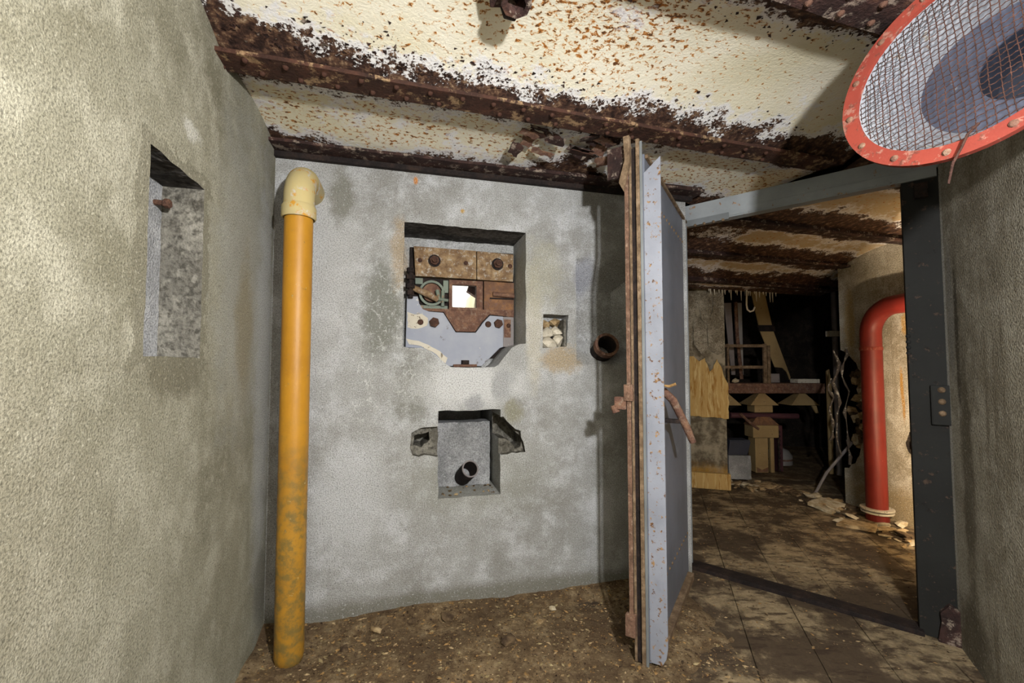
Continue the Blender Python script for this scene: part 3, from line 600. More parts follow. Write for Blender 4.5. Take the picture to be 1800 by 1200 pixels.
P('base_plate', MB().prism([(0.586, 1.522), (0.642, 1.524), (0.650, 1.486), (0.668, 1.458), (0.70, 1.446), (0.776, 1.442), (0.842, 1.338), (0.952, 1.338), (0.992, 1.394), (1.03, 1.434), (1.105, 1.430), (1.105, 1.262), (1.086, 1.255), (0.985, 1.156), (0.80, 1.156), (0.70, 1.236), (0.66, 1.250), (0.582, 1.254)], 0.196, 0.226), 'plateblue', 0.003)
P('centre_plate', MB().prism([(0.65, 1.462), (0.69, 1.450), (0.779, 1.446), (0.845, 1.343), (0.949, 1.343), (0.988, 1.398), (1.028, 1.440), (1.168, 1.428), (1.17, 1.470)], 0.203, 0.232), 'rust', 0.002)
P('side_plate', MB().box((1.107, 0.206, 1.262), (1.168, 0.232, 1.430)), 'greystrip', 0.002)
P('side_patch', MB().box((1.112, 0.203, 1.315), (1.15, 0.208, 1.415)), 'rust', 0.001)
for (u, z, r) in ((0.728, 1.387, 0.027), (1.075, 1.389, 0.025)): P('bolt', MB().tube([(u, 0.197, z), (u, 0.172, z)], r, 6).tube([(u, 0.174, z), (u, 0.168, z)], r*0.72, 14), 'rustbolt', 0.002)
for (u, z, r) in ((0.657, 1.388, 0.017), (1.136, 1.381, 0.012), (1.02, 1.385, 0.018)): P('rivet', MB().dome((u, 0.197, z), (0, -1, 0), r, r*0.6, 12), 'rustbolt', 0, smooth=True)
P('foot_tab', MB().box((0.83, 0.172, 1.152), (0.955, 0.20, 1.166)), 'rust')
P('foot_bolt', MB().tube([(0.893, 0.185, 1.165), (0.893, 0.185, 1.188)], 0.022, 6), 'blackiron', 0.002)
P('crust', MB().prism(jag([(0.584, 1.30), (0.60, 1.27), (0.66, 1.262), (0.72, 1.232), (0.79, 1.172), (0.80, 1.20), (0.76, 1.235), (0.70, 1.268), (0.65, 1.288)], 0.02, 0.005), 0.193, 0.198), 'chalk', 0)
P('crust', MB().prism(jag([(0.588, 1.44), (0.59, 1.36), (0.64, 1.352), (0.69, 1.37), (0.695, 1.41), (0.66, 1.432), (0.62, 1.43)], 0.02, 0.005), 0.1945, 0.198), 'chalk', 0)
# the daylit mouth of the embrasure outside the fitting
for nm, mb in (('mouth_cheek', MB().prism([(1.06, 1.30), (1.9, 1.30), (1.9, 2.3), (1.09, 1.72), (1.07, 1.60)], 0.98, 1.5)), ('mouth_sill', MB().prism([(0.80, 1.30), (1.06, 1.30), (1.07, 1.565), (0.80, 1.63)], 1.10, 1.5)), ('mouth_beam', MB().prism([(0.985, 1.66), (1.12, 1.58), (1.12, 1.80), (1.03, 1.80)], 0.74, 0.80))):
    mb.build(nm, 'cream' if nm != 'mouth_beam' else 'beamdark', wf)

# ---- niche below: back slab, pipe stub
B = (0.88, 0.19, 0.522)
MB().prism(jag([(0.742, 0.524), (0.742, 0.858), (1.028, 0.858), (1.028, 0.524)], 0.03, 0.003), 0.19, 0.325).build('niche_back', 'niche', wf)
t = fthing('pipe_stub', 'short dark open pipe sticking out of the lower wall niche', 'pipe', (0.885, 0.19, 0.575))
MB((0.885, 0.19, 0.575)).ringpipe((0.882, 0.20, 0.566), (0.905, 0.075, 0.637), 0.043, 0.036).build('pipe', 'blackiron', t, smooth=True)
MB((0.885, 0.19, 0.575)).ringpipe((0.9045, 0.078, 0.6355), (0.906, 0.071, 0.639), 0.0435, 0.0365).build('rim', 'greystrip', t, smooth=True)
# crumbs on the niche floor
for k in range(26):
    o = link('crumb', rock_mesh('crumb', 300+k % 5, 0.6), random.choice(['stone', 'stone2', 'stone2']), wf)
    r = random.uniform(0.004, 0.011); o.scale = (r, r, r); o.location = (random.uniform(0.76, 1.03), random.uniform(0.03, 0.18), 0.522+r*0.4)
# rough stones in the small pocket
for (u, z, sx, sz, m_) in ((1.305, 1.375, .035, .02, 'stone'), (1.365, 1.385, .04, .02, 'stone'), (1.30, 1.325, .038, .026, 'chalk'), (1.352, 1.335, .036, .022, 'chalk'), (1.31, 1.27, .045, .026, 'chalk'), (1.365, 1.285, .036, .03, 'chalk')):
    o = link('stone', rock_mesh('stone', int(u*1000), 1.0), m_, wf); o.location = (u, 0.085 if m_ == 'stone' else 0.04, z); o.scale = (sx*1.3, 0.05, sz*1.4)
MB().box((1.385, 0.0, 1.262), (1.398, 0.08, 1.40)).build('slat', 'rough_concrete', wf)
# ---- dark pipe collar in the splayed hole
Bc = (1.62, 0.06, 1.19); t = fthing('pipe_collar', 'short rusty black pipe collar jutting from the splayed hole beside the door', 'pipe', Bc)
MB(Bc).ringpipe((1.625, 0.09, 1.215), (1.605, -0.055, 1.268), 0.058, 0.049, 28).build('pipe', 'blackiron', t, smooth=True)
MB(Bc).ringpipe((1.609, -0.025, 1.257), (1.604, -0.06, 1.270), 0.064, 0.050, 28).build('rim', 'rust', t, smooth=True)

# ---- left niche: rusty bolt
BB = (-0.10, -0.728, 1.612)
t = fthing('wall_bolt', 'small rusty bolt in the back of the upright left wall niche', 'bolt', BB)
MB(BB).tube([(-0.108, -0.728, 1.612), (-0.075, -0.730, 1.610)], 0.008, 8).build('shank', 'rustbolt', t)
MB(BB).tube([(-0.080, -0.730, 1.610), (-0.066, -0.731, 1.609)], 0.0135, 6).build('head', 'rustbolt', t, bevel=0.002)

# ================================================================== ceiling socket near the top edge
t = thing('ceiling_socket', 'rusty iron pipe socket hanging from the white ceiling sheet', 'socket', (0.012, 1.125, 2.205))
MB().ringpipe((0, 0.0, 0.02), (0.0, -0.012, -0.075), 0.042, 0.027, 8).build('sleeve', 'beamdark', t)
MB().box((-0.075, -0.02, -0.03), (-0.032, 0.05, 0.01)).build('lug', 'beamdark', t, bevel=0.004)
MB().tube([(-0.05, 0.045, 0.01), (-0.03, 0.055, -0.05), (-0.005, 0.04, -0.068)], 0.008, 8).build('pin', 'blackiron', t, smooth=True)

# ================================================================== steel door standing open
HP = Vector((1.025, 2.505, 0.0)); DX = Vector((-0.517, -0.856, 0)); DY = Vector((0.856, -0.517, 0))
t = thing('steel_door', 'blue-grey steel door standing open edge-on beside the embrasure wall', 'door'); frame_mat(t, HP, DX, DY)
def D(name, mb, mat, bev=0.0015, par=None, smooth=False): return mb.build(name, mat, par or t, bevel=bev, smooth=smooth)
leaf = D('leaf', MB().box((0.0, -0.010, 0.025), (0.955, 0.0, 2.01)), 'door')
D('back_leaf', MB().box((0.0, -0.060, 0.02), (0.965, -0.050, 2.05)), 'strip')
D('edge_channel', MB().box((0.925, -0.048, 0.02), (0.962, -0.012, 2.03)), 'blackiron')
D('edge_strip', MB().box((0.960, -0.030, 0.0), (0.974, -0.016, 2.07)), 'strip')
D('edge_strip', MB().box((0.960, -0.016, 0.0), (0.968, -0.006, 2.06)), 'doorgrey')
D('flange', MB().prism([(-0.004, 0.03), (-0.004, 1.93), (0.050, 1.975), (0.062, 1.985), (0.062, 0.10), (0.056, 0.06), (0.04, 0.03)], 0.948, 0.957, 'x'), 'doorlight', 0.001)
D('hinge_flange', MB().box((0.0, 0.0, 0.04), (0.012, 0.010, 2.0)), 'doorgrey')
D('foot_angle', MB().box((0.12, 0.0, 0.025), (0.93, 0.028, 0.034)).box((0.12, 0.026, 0.0), (0.93, 0.032, 0.034)), 'strip')
D('head_angle', MB().box((0.0, 0.0, 1.995), (0.945, 0.012, 2.01)), 'strip')
rv = MB().dome((0, 0, 0), (0, 1, 0), 0.008, 0.006).mesh('rivet', smooth=True)
for z in (1.86, 0.24):
    for k in range(15): o = link('rivet', rv, 'strip', leaf); o.location = (0.06+k*0.06, 0.0, z)
for k in range(18): o = link('rivet', rv, 'strip', leaf); o.location = (0.035, 0.0, 0.15+k*0.105)
bar = D('locking_bar', MB().box((0.972, -0.075, 0.16), (0.980, -0.059, 2.06)), 'copper')
D('bar_gap_shade', MB().box((0.955, -0.052, 0.03), (0.962, -0.030, 2.04)), 'blackiron')  # black strip that puts in the shade of the gap beside the bar
g = D('bar_guide', MB().box((0.968, -0.084, 1.02), (0.99, -0.050, 1.085)), 'copper')
D('latch', MB().box((0.955, -0.125, 0.985), (0.985, -0.078, 1.035)).tube([(0.97, -0.12, 0.97), (0.97, -0.13, 1.0)], 0.016, 10), 'rust', 0.003, g)
D('foot_guide', MB().box((0.968, -0.088, 0.12), (0.992, -0.050, 0.20)), 'copper')
D('head_guide', MB().prism([(-0.095, 1.90), (-0.075, 1.86), (-0.050, 1.98), (-0.050, 2.085), (-0.076, 2.085), (-0.070, 1.99)], 0.966, 0.99, 'x'), 'strip')
D('stay', MB().box((0.955, -0.15, 1.93), (0.965, -0.06, 2.06)), 'beamdark', 0.001)
hd = D('handle', MB().tube([(0.80, 0.0, 1.055), (0.795, 0.03, 1.05), (0.775, 0.060, 1.015), (0.73, 0.105, 0.90), (0.705, 0.125, 0.835)], [0.016, 0.017, 0.017, 0.016, 0.014], 14), 'rust', 0, smooth=True)
D('handle_bracket', MB().box((0.73, 0.0, 0.915), (0.755, 0.085, 0.932)), 'blackiron', 0.001, hd)
D('rust_lip', MB().box((0.90, 0.0, 1.16), (0.93, 0.022, 1.34)), 'rustorange', 0.004)
MB().tube([(0.86, 0.004, 1.14), (0.855, 0.03, 1.08), (0.85, 0.06, 1.075), (0.84, 0.085, 1.085)], 0.006, 8).build('cord', 'wood', t, smooth=True)

# ================================================================== door frame
t = thing('door_frame', 'dark grey riveted steel door frame with lintel, jambs and sill', 'door frame')
FX = Vector((1.86-1.02, 1.845-2.535, 0)).normalized(); FY = Vector((-FX.y, FX.x, 0)); frame_mat(t, (1.02, 2.535, 0), FX, FY); FL = math.hypot(1.86-1.02, 1.845-2.535)
jb = D('jamb', MB().box((-0.03, 0.0, 0.0), (0.004, 0.06, 2.10)), 'doorgrey', 0.002, t)
jr = D('jamb', MB().box((FL-0.115, -0.004, 0.0), (FL+0.02, 0.010, 2.10)).box((FL-0.115, 0.01, 0.0), (FL-0.100, 0.075, 2.10)), 'framegrey', 0.002, t)
lt = D('lintel', MB().box((-0.02, -0.012, 2.025), (FL+0.02, 0.05, 2.105)), 'lintel', 0.003, t)
D('lintel_angle', MB().box((-0.01, -0.018, 1.99), (FL, -0.008, 2.030)).box((-0.01, -0.018, 1.985), (FL, 0.04, 1.995)), 'lintel', 0.001, lt)
D('hinge_strap', MB().box((0.0, -0.026, 1.975), (0.26, -0.016, 2.012)), 'doorgrey', 0.002, lt)
for k in range(5): D('bolt', MB().dome((0.03+k*0.05, -0.020, 1.978), (0, -0.5, -1), 0.010, 0.010), 'strip', 0, lt, True)
D('sill', MB().box((-0.02, -0.03, -0.02), (FL-0.10, 0.06, 0.022)), 'blackiron', 0.004, t)
lk = D('keeper_plate', MB().box((FL-0.050, -0.026, 0.905), (FL+0.012, -0.004, 1.075)), 'framegrey', 0.005, t)
for z in (1.055, 1.005, 0.955): D('bolt', MB().dome((FL-0.016, -0.026, z), (0, -1, 0), 0.013, 0.010, 10), 'strip', 0, lk, True)
for z in (1.29, 1.265, 1.24, 1.215): D('bolt', MB().dome((FL-0.112, -0.003, z), (-0.6, -1, 0), 0.010, 0.010), 'framegrey', 0, jr, True)
D('hinge_eye', MB().box((FL-0.075, -0.03, 1.90), (FL-0.03, -0.004, 1.965)), 'blackiron', 0.003, t)
D('rust_shoe', MB().prism(jag([(FL-0.06, 0.0), (FL+0.03, 0.0), (FL+0.03, 0.13), (FL-0.02, 0.16), (FL-0.05, 0.12)], 0.03, 0.006), -0.03, 0.0), 'beamdark', 0, t)

# ================================================================== vent with wire mesh
VC = Vector((1.038, 0.951, 1.868)); VN = Vector((-0.897, -0.397, 0.192)).normalized()
VX = Vector((0.40, -0.9165, 0)).normalized(); VX = (VX-VN*VX.dot(VN)).normalized(); VY = VN.cross(VX)
t = thing('air_intake', 'vermilion rimmed air intake with rusty wire mesh high on the right', 'vent')
t.matrix_world = Matrix(((VX.x, VY.x, VN.x, VC.x), (VX.y, VY.y, VN.y, VC.y), (VX.z, VY.z, VN.z, VC.z), (0, 0, 0, 1)))
VR = 0.25; VI = 0.214
rg = MB().ringpipe((0, 0, -0.006), (0, 0, 0.006), VR, VI, 72).build('rim', 'ring', t, smooth=True)
for k in range(14):
    a = 2*math.pi*(k+0.3)/14; MB().dome((0.233*math.cos(a), 0.233*math.sin(a), 0.006), (0, 0, 1), 0.0085, 0.005, 10).build('rivet', 'rust', rg, smooth=True)
pit = 0.0150; k0 = int(0.222/pit)
wa = R(14)
for fam in (0, 1):
    for k in range(-k0, k0+1):
        q = k*pit+random.uniform(-.002, .002); L = math.sqrt(max(0, 0.222**2-q*q))
        if L < 0.02: continue
        n = max(3, int(2*L/pit*2)); pts = []
        for i in range(n+1):
            s_ = -L+2*L*i/n; z = -0.008+0.0016*(1 if (i+k+fam) % 2 else -1)
            x, y = (s_, q+0.0014*math.sin(s_*40+k)) if fam == 0 else (q+0.0014*math.sin(s_*37+k), s_)
            a = wa if fam == 0 else wa*0.5
            pts.append((x*math.cos(a)-y*math.sin(a), x*math.sin(a)+y*math.cos(a), z))
        MB().tube(pts, 0.0011, 5).build('wire', 'wire', t, smooth=True)
# drum behind the mesh, open at the front, with the throat off to one side
dm = MB(); seg = 56; prof = [(0.2145, -0.004), (0.155, -0.15), (0.160, -0.154), (0.220, -0.004)]
for (r, z) in prof: dm.v += [(r*math.cos(2*math.pi*k/seg)+(0.015 if z < -0.1 else 0), r*math.sin(2*math.pi*k/seg)+(0.042 if z < -0.1 else 0), z) for k in range(seg)]
dm.f += [(j*seg+k, j*seg+(k+1) % seg, ((j+1) % 4)*seg+(k+1) % seg, ((j+1) % 4)*seg+k) for j in range(4) for k in range(seg)]
dm.build('drum', 'ductwhite', t, smooth=True)
bp = MB().tube([(0.015, 0.042, -0.146), (0.015, 0.042, -0.153)], 0.157, 56).mesh('back_plate')
bp = cut(bp, [MB().tube([(0.065, 0.03, -0.3), (0.065, 0.03, -0.05)], 0.095, 40)])
link('back_plate', bp, 'duct', t)
MB().ringpipe((0.065, 0.03, -0.150), (0.065, 0.03, -0.26), 0.102, 0.0945, 40).build('throat', 'ductdark', t, smooth=True)
MB().tube([(0.065, 0.03, -0.25), (0.065, 0.03, -0.255)], 0.096, 40).build('damper', 'ductdark', t)
# wire hooked through the mesh
t2 = MB(VC).tube([VC+VX*0.03-VY*0.19+VN*0.008, VC+VX*0.018-VY*0.215+VN*0.02, VC-VY*0.24+VN*0.02+VX*0.01, VC-VY*0.27+VN*0.016-VX*0.005, VC-VY*0.315+VN*0.012-VX*0.012], [0.0035, 0.003, 0.0026, 0.0028, 0.0022], 8).build('hooked_wire', 'wire', smooth=True)
t2.location = VC; tag(t2, 'thin bent rusty wire hooked over the vermilion vent rim', 'wire')

# ================================================================== far room
# ---- red pipe
B = Vector((2.752, 3.285, 0.0)); t = thing('red_pipe', 'red painted pipe rising from the far floor and bending along the wall', 'pipe', B)
wd = Vector((0.093, -0.9957, 0))
MB().tube([(0, 0, 0.05), (0, 0, 0.6), (0, 0, 1.29)], 0.068, 24).build('pipe', 'red', t, smooth=True)
pts = [Vector((0, 0, 1.285)), Vector((0, 0, 1.40))]+[Vector((0, 0, 1.40))+wd*(0.20-0.20*math.cos(R(a)))+Vector((0, 0, 0.20*math.sin(R(a)))) for a in range(10, 91, 10)]+[wd*0.8+Vector((0, 0, 1.61))]
MB().tube(pts, 0.068, 24).build('bend', 'red', t, smooth=True)
MB().tube([(0, 0, 1.275), (0, 0, 1.30)], 0.071, 24).build('joint', 'ring', t, bevel=0.003)
MB().tube([(0, 0, 0.0), (0, 0, 0.05)], 0.072, 24).build('foot', 'red', t)
for z, r in ((0.055, 0.10), (0.078, 0.104)): MB().tube([(0, 0, z), (0, 0, z+0.013)], r, 28).build('flange', 'chalk', t, bevel=0.003)
# ---- stub wall: plinth, ochre crust, plaster plates split by cracks
MB().box((-0.02, -0.02, 0.0), (0.40, 0.045, 0.15)).build('plinth', 'ochre', stub, bevel=0.01)
MB().prism(jag([(-0.015, 0.66), (-0.02, 0.95), (0.03, 1.12), (0.075, 1.22), (0.11, 1.13), (0.14, 1.10), (0.18, 1.23), (0.23, 1.20), (0.28, 1.25), (0.40, 1.22), (0.40, 0.68)], 0.03, 0.006), -0.01, 0.022).build('lime_crust', 'ochre', stub)
for pl in ([(0.005, 1.28), (0.005, 1.86), (0.095, 1.86), (0.10, 1.68), (0.155, 1.56), (0.14, 1.32), (0.07, 1.26)],
           [(0.162, 1.55), (0.108, 1.68), (0.104, 1.86), (0.205, 1.86), (0.22, 1.72), (0.20, 1.60)],
           [(0.15, 1.32), (0.166, 1.54), (0.206, 1.58), (0.25, 1.66), (0.275, 1.55), (0.27, 1.36), (0.21, 1.27)],
           [(0.228, 1.72), (0.214, 1.86), (0.40, 1.86), (0.40, 1.3), (0.285, 1.3), (0.288, 1.55), (0.258, 1.68)]):
    MB().prism(jag(pl, 0.03, 0.004), -0.005, 0.012).build('plaster_plate', 'stubplaster', stub)
# ---- far right wall: broken end with stones, plaster patch, socket hole
for k in range(95):
    o = link('broken_stone', rock_mesh('broken_stone', 40+k % 9, 0.9), random.choice(['stone2', 'stone', 'stone', 'stone3']), wfr)
    z = random.uniform(0.42, 1.28); o.location = (random.uniform(1.44, 1.62)+0.06*max(0, abs(z-0.85)-0.25), random.uniform(-0.20, -0.06), z)
    r = random.uniform(0.03, 0.058); o.scale = (r, r*1.1, r*0.8); o.rotation_euler = (random.random()*6, random.random()*6, random.random()*6)
MB().prism(jag([(0.60, 1.25), (0.70, 1.28), (0.80, 1.20), (0.90, 1.28), (1.00, 1.30), (1.06, 1.42), (1.04, 1.60), (1.10, 1.75), (0.4, 1.75), (0.4, 1.1)], 0.04, 0.006), -0.004, 0.006).build('plaster_patch', 'right', wfr)
hb = MB().prism(jag([(0.98, 0.52), (1.03, 0.50), (1.09, 0.53), (1.11, 0.60), (1.08, 0.68), (1.05, 0.66), (1.02, 0.70), (0.98, 0.66), (0.965, 0.58)], 0.025, 0.008), -0.01, 0.006).build('socket_scar', 'dark_concrete', wfr)
MB().box((1.0, 0.0, 0.56), (1.05, 0.035, 0.62)).build('socket_box', 'bottlegrey', wfr, bevel=0.004)
MB().prism(jag([(0.97, 0.24), (1.03, 0.24), (1.05, 0.30), (1.0, 0.34), (0.96, 0.31)], 0.02, 0.006), -0.01, 0.005).build('lime_patch', 'chalk', wfr)
p = Vector((2.85, 3.12, 1.56))
hk = MB(p).tube([p+wd*-0.10+Vector((-0.02, 0, 0.03)), p+wd*-0.06+Vector((-0.05, 0, 0.0)), p+wd*0.0+Vector((-0.055, 0, -0.005)), p+wd*0.05+Vector((-0.05, 0, 0.0)), p+wd*0.06+Vector((0.01, 0, -0.02))], 0.016, 10).build('wall_hook', 'blackiron', smooth=True)
hk.location = p; tag(hk, 'black iron hook on the pale far wall under the red pipe bend', 'hook')
# ---- crusted cables hanging at the broken wall end
for i, (x, y, top, bot, ph) in enumerate(((2.76, 3.66, 1.29, 0.40, 0.0), (2.79, 3.60, 1.31, 0.34, 1.7), (2.74, 3.70, 1.05, 0.52, 3.1))):
    pts = [(0.025*math.sin(ph+k*0.9)+0.012*random.uniform(-1, 1), 0.015*math.cos(ph+k*1.3), (top-bot)*(1-k/16)) for k in range(17)]
    pts = [(p_[0]*0.6, p_[1], p_[2]) for p_ in pts]
    o = MB().tube(pts, [random.choice([0.004, 0.006, 0.009, 0.015]) for _ in pts], 9).build('hanging_cable', 'crustcable', smooth=True); o.location = (x, y, bot)
    tag(o, ['lime crusted cable hanging nearest the dark machine opening', 'lime crusted cable hanging from the broken wall beside the red pipe', 'shorter lime crusted cable hanging left of the broken wall end'][i], 'cable', 'cables at the broken wall')
# ---- stalactites and hook on the sheet edge
for k in range(22):
    u = 2.50+0.85*k/22+random.uniform(-.012, .012); L = random.choice([0.02, 0.03, 0.05, 0.09, 0.04]); v_ = 1.79
    o = MB().tube([(0, 0, 0.012), (0, 0, -L*0.3), (0.002, 0, -L)], [0.007, 0.005, 0.002], 7).build('stalactite', 'chalk', roof, smooth=True); o.location = cw(u, v_, 1.872)
q = cw(2.93, 1.77, 1.86)
hk = MB().tube([(0, 0, 0.06), (0, 0, -0.02), (-0.004, 0, -0.12), (0.004, 0, -0.165), (0.03, 0, -0.185), (0.06, 0, -0.175), (0.075, 0, -0.14)], 0.008, 8).build('cable_hook', 'chalk', smooth=True)
hk.location = q; tag(hk, 'bent cable hook hanging from the far ceiling edge among stalactites', 'hook')
MO = Vector((2.37, 4.70, 0.0))
def mth(name, label, cat, x=0.0, y=0.0, z=0.0, group=None): return thing(name, label, cat, MO+Vector((x, y, z)), 0.0, group)
# ---- machine stand in the dark room
t = mth('machine_stand', 'rusty machine stand with long shelf beam, hoppers and post in the dark room', 'machine')
D('shelf_beam', MB().box((-0.05, 0, 0.855), (1.05, 0.30, 0.965)), 'rust', 0.006, t)
fr = D('rack', MB().box((0.40, 0.02, 0.965), (0.435, 0.05, 1.40)), 'strip', 0.003, t)
D('upright', MB().box((0.445, 0.02, 0.965), (0.475, 0.05, 1.38)), 'strip', 0.003, fr)
for z in (1.36, 1.125): D('rail', MB().box((-0.05, 0.015, z), (0.43, 0.045, z+0.032)), 'strip', 0.003, fr)
D('upright', MB().box((0.0, 0.02, 0.965), (0.02, 0.05, 1.40)), 'strip', 0.002, fr)
for x in (-0.02, 0.385, 0.83):
    D('hopper', MB().add([(x-0.025, 0.05, 0.86), (x+0.025, 0.05, 0.86), (x+0.025, 0.12, 0.86), (x-0.025, 0.12, 0.86), (x-0.155, 0.0, 0.725), (x+0.155, 0.0, 0.725), (x+0.155, 0.25, 0.725), (x-0.155, 0.25, 0.725)], [(0, 1, 2, 3), (7, 6, 5, 4), (0, 4, 5, 1), (1, 5, 6, 2), (2, 6, 7, 3), (3, 7, 4, 0)]), 'palesheet', 0.002, t)
D('spout', MB().box((0.29, 0.03, 0.645), (0.49, 0.18, 0.727)), 'palesheet', 0.004, t)
D('strut', MB().prism([(0.90, 0.72), (0.95, 0.72), (0.97, 0.64), (0.945, 0.64)], 0.0, 0.02), 'palesheet', 0.001, t)
D('cross_pipe', MB().tube([(0.02, 0.03, 0.615), (0.76, 0.03, 0.605)], 0.030, 16), 'purplepipe', 0, t, True)
D('post_head', MB().box((0.24, -0.02, 0.375), (0.52, 0.16, 0.51)), 'palesheet', 0.012, t)
D('saddle', MB().prism([(0.22, 0.51), (0.30, 0.60), (0.44, 0.60), (0.54, 0.51)], 0.0, 0.14), 'rustorange', 0.004, t)
D('post', MB().box((0.27, 0.0, 0.0), (0.41, 0.14, 0.38)), 'palesheet', 0.006, t)
D('side_bar', MB().box((0.435, 0.0, 0.0), (0.475, 0.04, 0.38)), 'palesheet', 0.003, t)
D('post_foot', MB().prism([(0.285, 0.01), (0.395, 0.01), (0.40, 0.06), (0.34, 0.03), (0.28, 0.06)], -0.012, 0.0), 'rustorange', 0.001, t)
D('rear_post', MB().box((0.545, 0.05, 0.0), (0.60, 0.12, 0.50)), 'purplepipe', 0.004, t)
D('chain', MB().tube([(0.52+0.012*(k % 2), 0.0, 0.46-k*0.023) for k in range(20)], [0.014 if k % 2 else 0.008 for k in range(20)], 7), 'blackiron', 0, t)
D('lever', MB().tube([(0.10, -0.02, 0.64), (0.22, -0.02, 0.53), (0.30, -0.02, 0.47)], 0.014, 8), 'rust', 0, t, True)
# ---- loose things round it
t = mth('sheet_metal_chute', 'ochre sheet metal chute slanting down behind the machine shelf', 'chute', 0.45, 0.35)
D('upper_sheet', MB().prism([(-0.02, 2.20), (0.14, 2.20), (0.255, 1.62), (0.095, 1.62)], 0.0, 0.012), 'palesheet', 0.002, t)
D('band', MB().prism([(0.075, 1.635), (0.27, 1.635), (0.29, 1.56), (0.10, 1.56)], -0.006, 0.016), 'blackiron', 0.002, t)
D('lower_sheet', MB().prism([(0.105, 1.57), (0.265, 1.57), (0.455, 1.02), (0.44, 0.99), (0.41, 1.08), (0.36, 1.13), (0.27, 1.14), (0.19, 1.35)], 0.0, 0.012), 'palesheet', 0.002, t)
o = MB().prism([(0.0, 1.9), (0.085, 1.9), (0.115, 1.05), (0.07, 1.05)], 0.0, 0.01).build('metal_strip', 'greystrip'); o.location = MO+Vector((0.14, 0.35, 0)); tag(o, 'broad slanting grey metal strip behind the rack, left of the red cable', 'strip')
o = MB().prism([(0.0, 1.9), (0.05, 1.9), (0.05, 1.05), (0.02, 1.05)], 0.0, 0.01).build('metal_strip', 'bottlegrey'); o.location = MO+Vector((0.30, 0.35, 0)); tag(o, 'narrow pale metal strip behind the rack, right of the red cable', 'strip')
o = MB().tube([(0, 0, 1.9), (0.01, 0, 1.5), (0.035, 0, 1.2), (0.05, 0, 1.0)], 0.020, 10).build('armoured_cable', 'rust', smooth=True); o.location = MO+Vector((0.25, 0.30, 0)); tag(o, 'ribbed reddish cable hanging between two metal strips behind the rack', 'cable')
t = mth('vertical_pipe', 'thin grey vertical pipe with clamp at the right of the dark room', 'pipe', 1.10, -0.1)
D('pipe', MB().tube([(0, 0, 0.0), (0, 0, 2.30)], 0.026, 14), 'greystrip', 0, t, True)
D('clamp', MB().box((-0.08, -0.03, 1.47), (0.06, 0.03, 1.53)), 'chalk', 0.004, t)
o = MB().box((0.0, 0, 0.0), (0.14, 0.12, 0.10)).build('junction_box', 'greystrip', bevel=0.004); o.location = MO+Vector((0.53, 0.18, 0.966)); tag(o, 'small pale box standing on the shelf beam beside the chute', 'box')
o = MB().box((0.0, 0, 0.0), (0.24, 0.14, 0.045)).build('flat_block', 'chalk', bevel=0.005); o.location = MO+Vector((0.77, 0.02, 0.966)); tag(o, 'flat pale block lying on the right end of the shelf beam', 'block')
o = link('loose_stone', rock_mesh('loose_stone', 77, 0.7), 'stone3'); o.scale = (0.055, 0.04, 0.04); o.location = MO+Vector((0.10, 0.06, 0.99)); rest(o, 0.9655); tag(o, 'pale stone lying on the left end of the shelf beam', 'stone')
o = MB().prism([(0, 0), (0.04, 0), (0.05, 0.9), (0.03, 1.12), (0.0, 1.10)], 0, 0.02).build('board', 'palesheet', bevel=0.002); o.location = MO+Vector((1.03, -0.06, 0)); tag(o, 'narrow ochre board upright at the right end of the shelf beam', 'board')
o = MB().prism(jag([(0, 0), (0.23, 0), (0.225, 0.24), (0.0, 0.245)], 0.04, 0.004), 0, 0.2).build('concrete_block', 'niche', bevel=0.006); o.location = MO+Vector((-0.16, -0.28, 0)); tag(o, 'grey concrete block on the far floor right of the ochre stained pillar', 'block')
t = mth('battery_box', 'black crumpled metal box on top of the grey concrete block', 'box', -0.16, -0.27, 0.246)
D('case', MB().prism([(0.0, 0.0), (0.20, 0.0), (0.235, 0.13), (0.02, 0.14)], 0, 0.16), 'ductdark', 0.006, t)
D('lid', MB().box((0.02, 0.005, 0.128), (0.23, 0.155, 0.15)), 'ductdark', 0.004, t)
t = mth('tank', 'pale domed tank low on the floor behind the machine post', 'tank', 0.80, 0.45)
D('shell', MB().tube([(0, 0, 0), (0, 0, 0.10), (0, 0, 0.16), (0, 0, 0.19)], [0.14, 0.14, 0.10, 0.03], 20), 'bottlegrey', 0, t, True)
D('strap', MB().tube([(0, 0, 0.05), (0, 0, 0.07)], 0.143, 20), 'rust', 0, t, True)
o = MB().tube([(0, 0, 0), (0.05, -0.08, 0.20), (0.155, -0.25, 0.50)], 0.012, 8).build('iron_rod', 'greystrip', smooth=True); o.location = (2.74, 3.93, 0.01); tag(o, 'thin iron rod leaning against the broken wall end over the rubble', 'rod')

